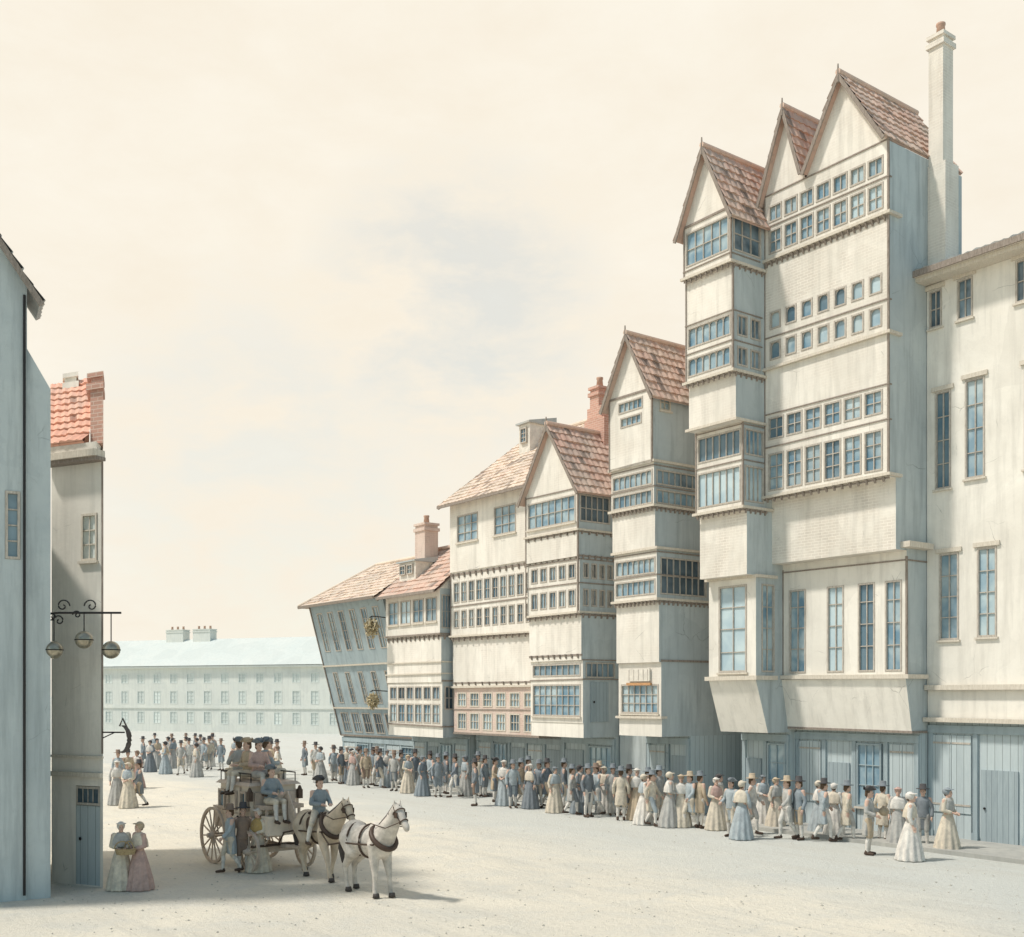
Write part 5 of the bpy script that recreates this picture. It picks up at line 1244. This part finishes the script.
# ================================================================== GROUND
gm, nt, b = nodes('trodden_ground'); p = wpos(nt)
rotv = N(nt, 'ShaderNodeMapping'); rotv.inputs['Rotation'].default_value = (0, 0, -ROT); nt.links.new(p, rotv.inputs['Vector'])
sp = N(nt, 'ShaderNodeSeparateXYZ'); nt.links.new(rotv.outputs['Vector'], sp.inputs[0])      # X = -along, Y = across
n1 = noise(nt, p, .11, 7, .6, .8); n2 = noise(nt, p, .9, 8, .68, .5); n3 = noise(nt, p, 9, 7, .72); n4 = noise(nt, p, 42, 4, .6)
rut = noise(nt, mapping(nt, rotv.outputs['Vector'], (.10, .8, 1)), 1.3, 7, .68, 1.2)
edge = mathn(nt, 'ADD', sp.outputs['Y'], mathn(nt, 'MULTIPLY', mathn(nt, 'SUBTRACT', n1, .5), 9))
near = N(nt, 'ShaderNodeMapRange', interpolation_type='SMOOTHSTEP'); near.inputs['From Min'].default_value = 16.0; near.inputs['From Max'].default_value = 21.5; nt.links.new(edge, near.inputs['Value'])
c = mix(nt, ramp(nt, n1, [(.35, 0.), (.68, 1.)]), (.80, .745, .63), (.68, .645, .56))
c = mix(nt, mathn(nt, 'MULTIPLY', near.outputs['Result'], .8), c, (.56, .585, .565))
c = mix(nt, mathn(nt, 'MULTIPLY', ramp(nt, n2, [(.46, 0.), (.68, 1.)]), .45), c, (.57, .58, .55))
c = mix(nt, mathn(nt, 'MULTIPLY', ramp(nt, rut, [(.50, 0.), (.64, 1.)]), .34), c, (.53, .515, .46))
c = mix(nt, mathn(nt, 'MULTIPLY', ramp(nt, n3, [(.50, 0.), (.70, 1.)]), .34), c, (.40, .37, .31))
nt.links.new(c, b.inputs['Base Color']); b.inputs['Roughness'].default_value = .95; b.inputs['Specular IOR Level'].default_value = .15
h = mathn(nt, 'ADD', mathn(nt, 'MULTIPLY', n3, .6), mathn(nt, 'ADD', mathn(nt, 'MULTIPLY', rut, .5), mathn(nt, 'MULTIPLY', n4, .3)))
bump(nt, b, h, .9, .10)
g = MB(); g.quad((-1500, -200, 0), (1500, -200, 0), (1500, 3000, 0), (-1500, 3000, 0)); go = g.build('ground', gm); go['kind'] = 'structure'
pv = MB()
def strip(sa, sb, Da, Db, z0, z1):
    a, b_, c_, d_ = W(sb, Da), W(sa, Da), W(sa, Db), W(sb, Db)
    pv.hexa([(*q.xy, z0) for q in (a, b_, c_, d_)], [(*q.xy, z1) for q in (a, b_, c_, d_)])
strip(8, 53, 25.75, 26.0, -.05, .11); strip(8, 53, 26.003, 35.0, -.05, .10)
po = pv.build('pavement', plaster('flagstones', (.46, .45, .41), (.36, .36, .34))); po['kind'] = 'structure'
st = MB(); rs = random.Random(5)
for i in range(2200):
    y = 17 + 30 * rs.random() ** 1.7; x = (rs.random() - .5) * 1.05 * y
    r = .008 + .022 * rs.random() ** 3; k = len(st.v); z = r * .3
    st.v += [(x + r * rs.uniform(.7, 1.3), y, z), (x, y + r * rs.uniform(.7, 1.3), z), (x - r * rs.uniform(.7, 1.3), y, z), (x, y - r * rs.uniform(.7, 1.3), z), (x + rs.uniform(-.3, .3) * r, y, r * 1.1), (x, y, -r)]
    for q in ((0, 1, 4), (1, 2, 4), (2, 3, 4), (3, 0, 4), (1, 0, 5), (2, 1, 5), (3, 2, 5), (0, 3, 5)): st.f.append(tuple(k + j for j in q)); st.t.append(.5)
so = st.build('gravel', M['stone']); so['kind'] = 'stuff'; so['label'] = 'small loose stones strewn over the pale street'; so['category'] = 'gravel'

# ================================================================== LIGHT, SKY, CAMERA
sv = Vector((-.94, -.20, 0)).normalized(); EL = R(58)
sdir = Vector((sv.x * math.cos(EL), sv.y * math.cos(EL), math.sin(EL)))
sl = bpy.data.lights.new('sun', 'SUN'); sl.energy = 3.35; sl.angle = R(5.0); sl.color = (1, .945, .86)
so_ = bpy.data.objects.new('sun', sl); COL.objects.link(so_); so_.rotation_euler = (-sdir).to_track_quat('-Z', 'Y').to_euler()
w = bpy.data.worlds.new('World'); scene.world = w; w.use_nodes = True; nt = w.node_tree; nt.nodes.clear()
sky = N(nt, 'ShaderNodeTexSky', sky_type='NISHITA'); sky.sun_disc = False; sky.sun_elevation = EL; sky.sun_rotation = math.atan2(sdir.x, sdir.y)
sky.air_density = 1.0; sky.dust_density = .4
bg = N(nt, 'ShaderNodeBackground'); bg.inputs['Strength'].default_value = .15; nt.links.new(mix(nt, 1.0, sky.outputs[0], (.82, 1.0, .88), 'MULTIPLY'), bg.inputs['Color'])
tc = N(nt, 'ShaderNodeTexCoord'); dirv = tc.outputs['Generated']
cn = noise(nt, mapping(nt, dirv, (1, 1, 2.6)), 2.3, 8, .6, .3)
cn2 = noise(nt, mapping(nt, dirv, (1, 1, 2.2)), 9, 7, .62, .2)
cl = ramp(nt, cn2, [(.3, (.945, .865, .73)), (.7, (.985, .925, .805))])
bgc = N(nt, 'ShaderNodeBackground'); bgc.inputs['Strength'].default_value = 1.0; nt.links.new(cl, bgc.inputs['Color'])
dt = N(nt, 'ShaderNodeVectorMath', operation='DOT_PRODUCT'); nt.links.new(dirv, dt.inputs[0]); dt.inputs[1].default_value = (.55, -.80, .25)
side = N(nt, 'ShaderNodeMapRange', interpolation_type='SMOOTHSTEP'); side.inputs['From Min'].default_value = -.25; side.inputs['From Max'].default_value = .45; nt.links.new(dt.outputs['Value'], side.inputs['Value'])
def opening(d, lo, hi):                    # a thin place in the high cloud
    q = N(nt, 'ShaderNodeVectorMath', operation='DOT_PRODUCT'); nt.links.new(dirv, q.inputs[0]); q.inputs[1].default_value = Vector(d).normalized()
    m = N(nt, 'ShaderNodeMapRange', interpolation_type='SMOOTHSTEP'); m.inputs['From Min'].default_value = lo; m.inputs['From Max'].default_value = hi
    nt.links.new(q.outputs['Value'], m.inputs['Value']); return m.outputs['Result']
thin = mathn(nt, 'MAXIMUM', opening((-.05, 1, .345), .988, 1.0), mathn(nt, 'MULTIPLY', opening((-.22, 1, .20), .98, 1.0), .6))
gap = mathn(nt, 'MULTIPLY', mathn(nt, 'MULTIPLY', thin, ramp(nt, cn2, [(.38, 0.), (.60, 1.)])), .24)
fac = mathn(nt, 'MAXIMUM', mathn(nt, 'MULTIPLY', side.outputs['Result'], .85), gap, True)
ms = N(nt, 'ShaderNodeMixShader'); nt.links.new(fac, ms.inputs[0]); nt.links.new(bgc.outputs[0], ms.inputs[1]); nt.links.new(bg.outputs[0], ms.inputs[2])
wo = N(nt, 'ShaderNodeOutputWorld'); nt.links.new(ms.outputs[0], wo.inputs['Surface'])

cam = bpy.data.cameras.new('camera'); cam.sensor_width = 36; cam.lens = F / 1024 * 36; cam.shift_y = (HOR - 468.5) / 1024; cam.clip_end = 6000
cob = bpy.data.objects.new('camera', cam); COL.objects.link(cob); cob.location = (0, 0, CAMH); cob.rotation_euler = (R(90), 0, 0); scene.camera = cob
scene.view_settings.view_transform = 'Standard'; scene.view_settings.look = 'None'; scene.view_settings.exposure = 0
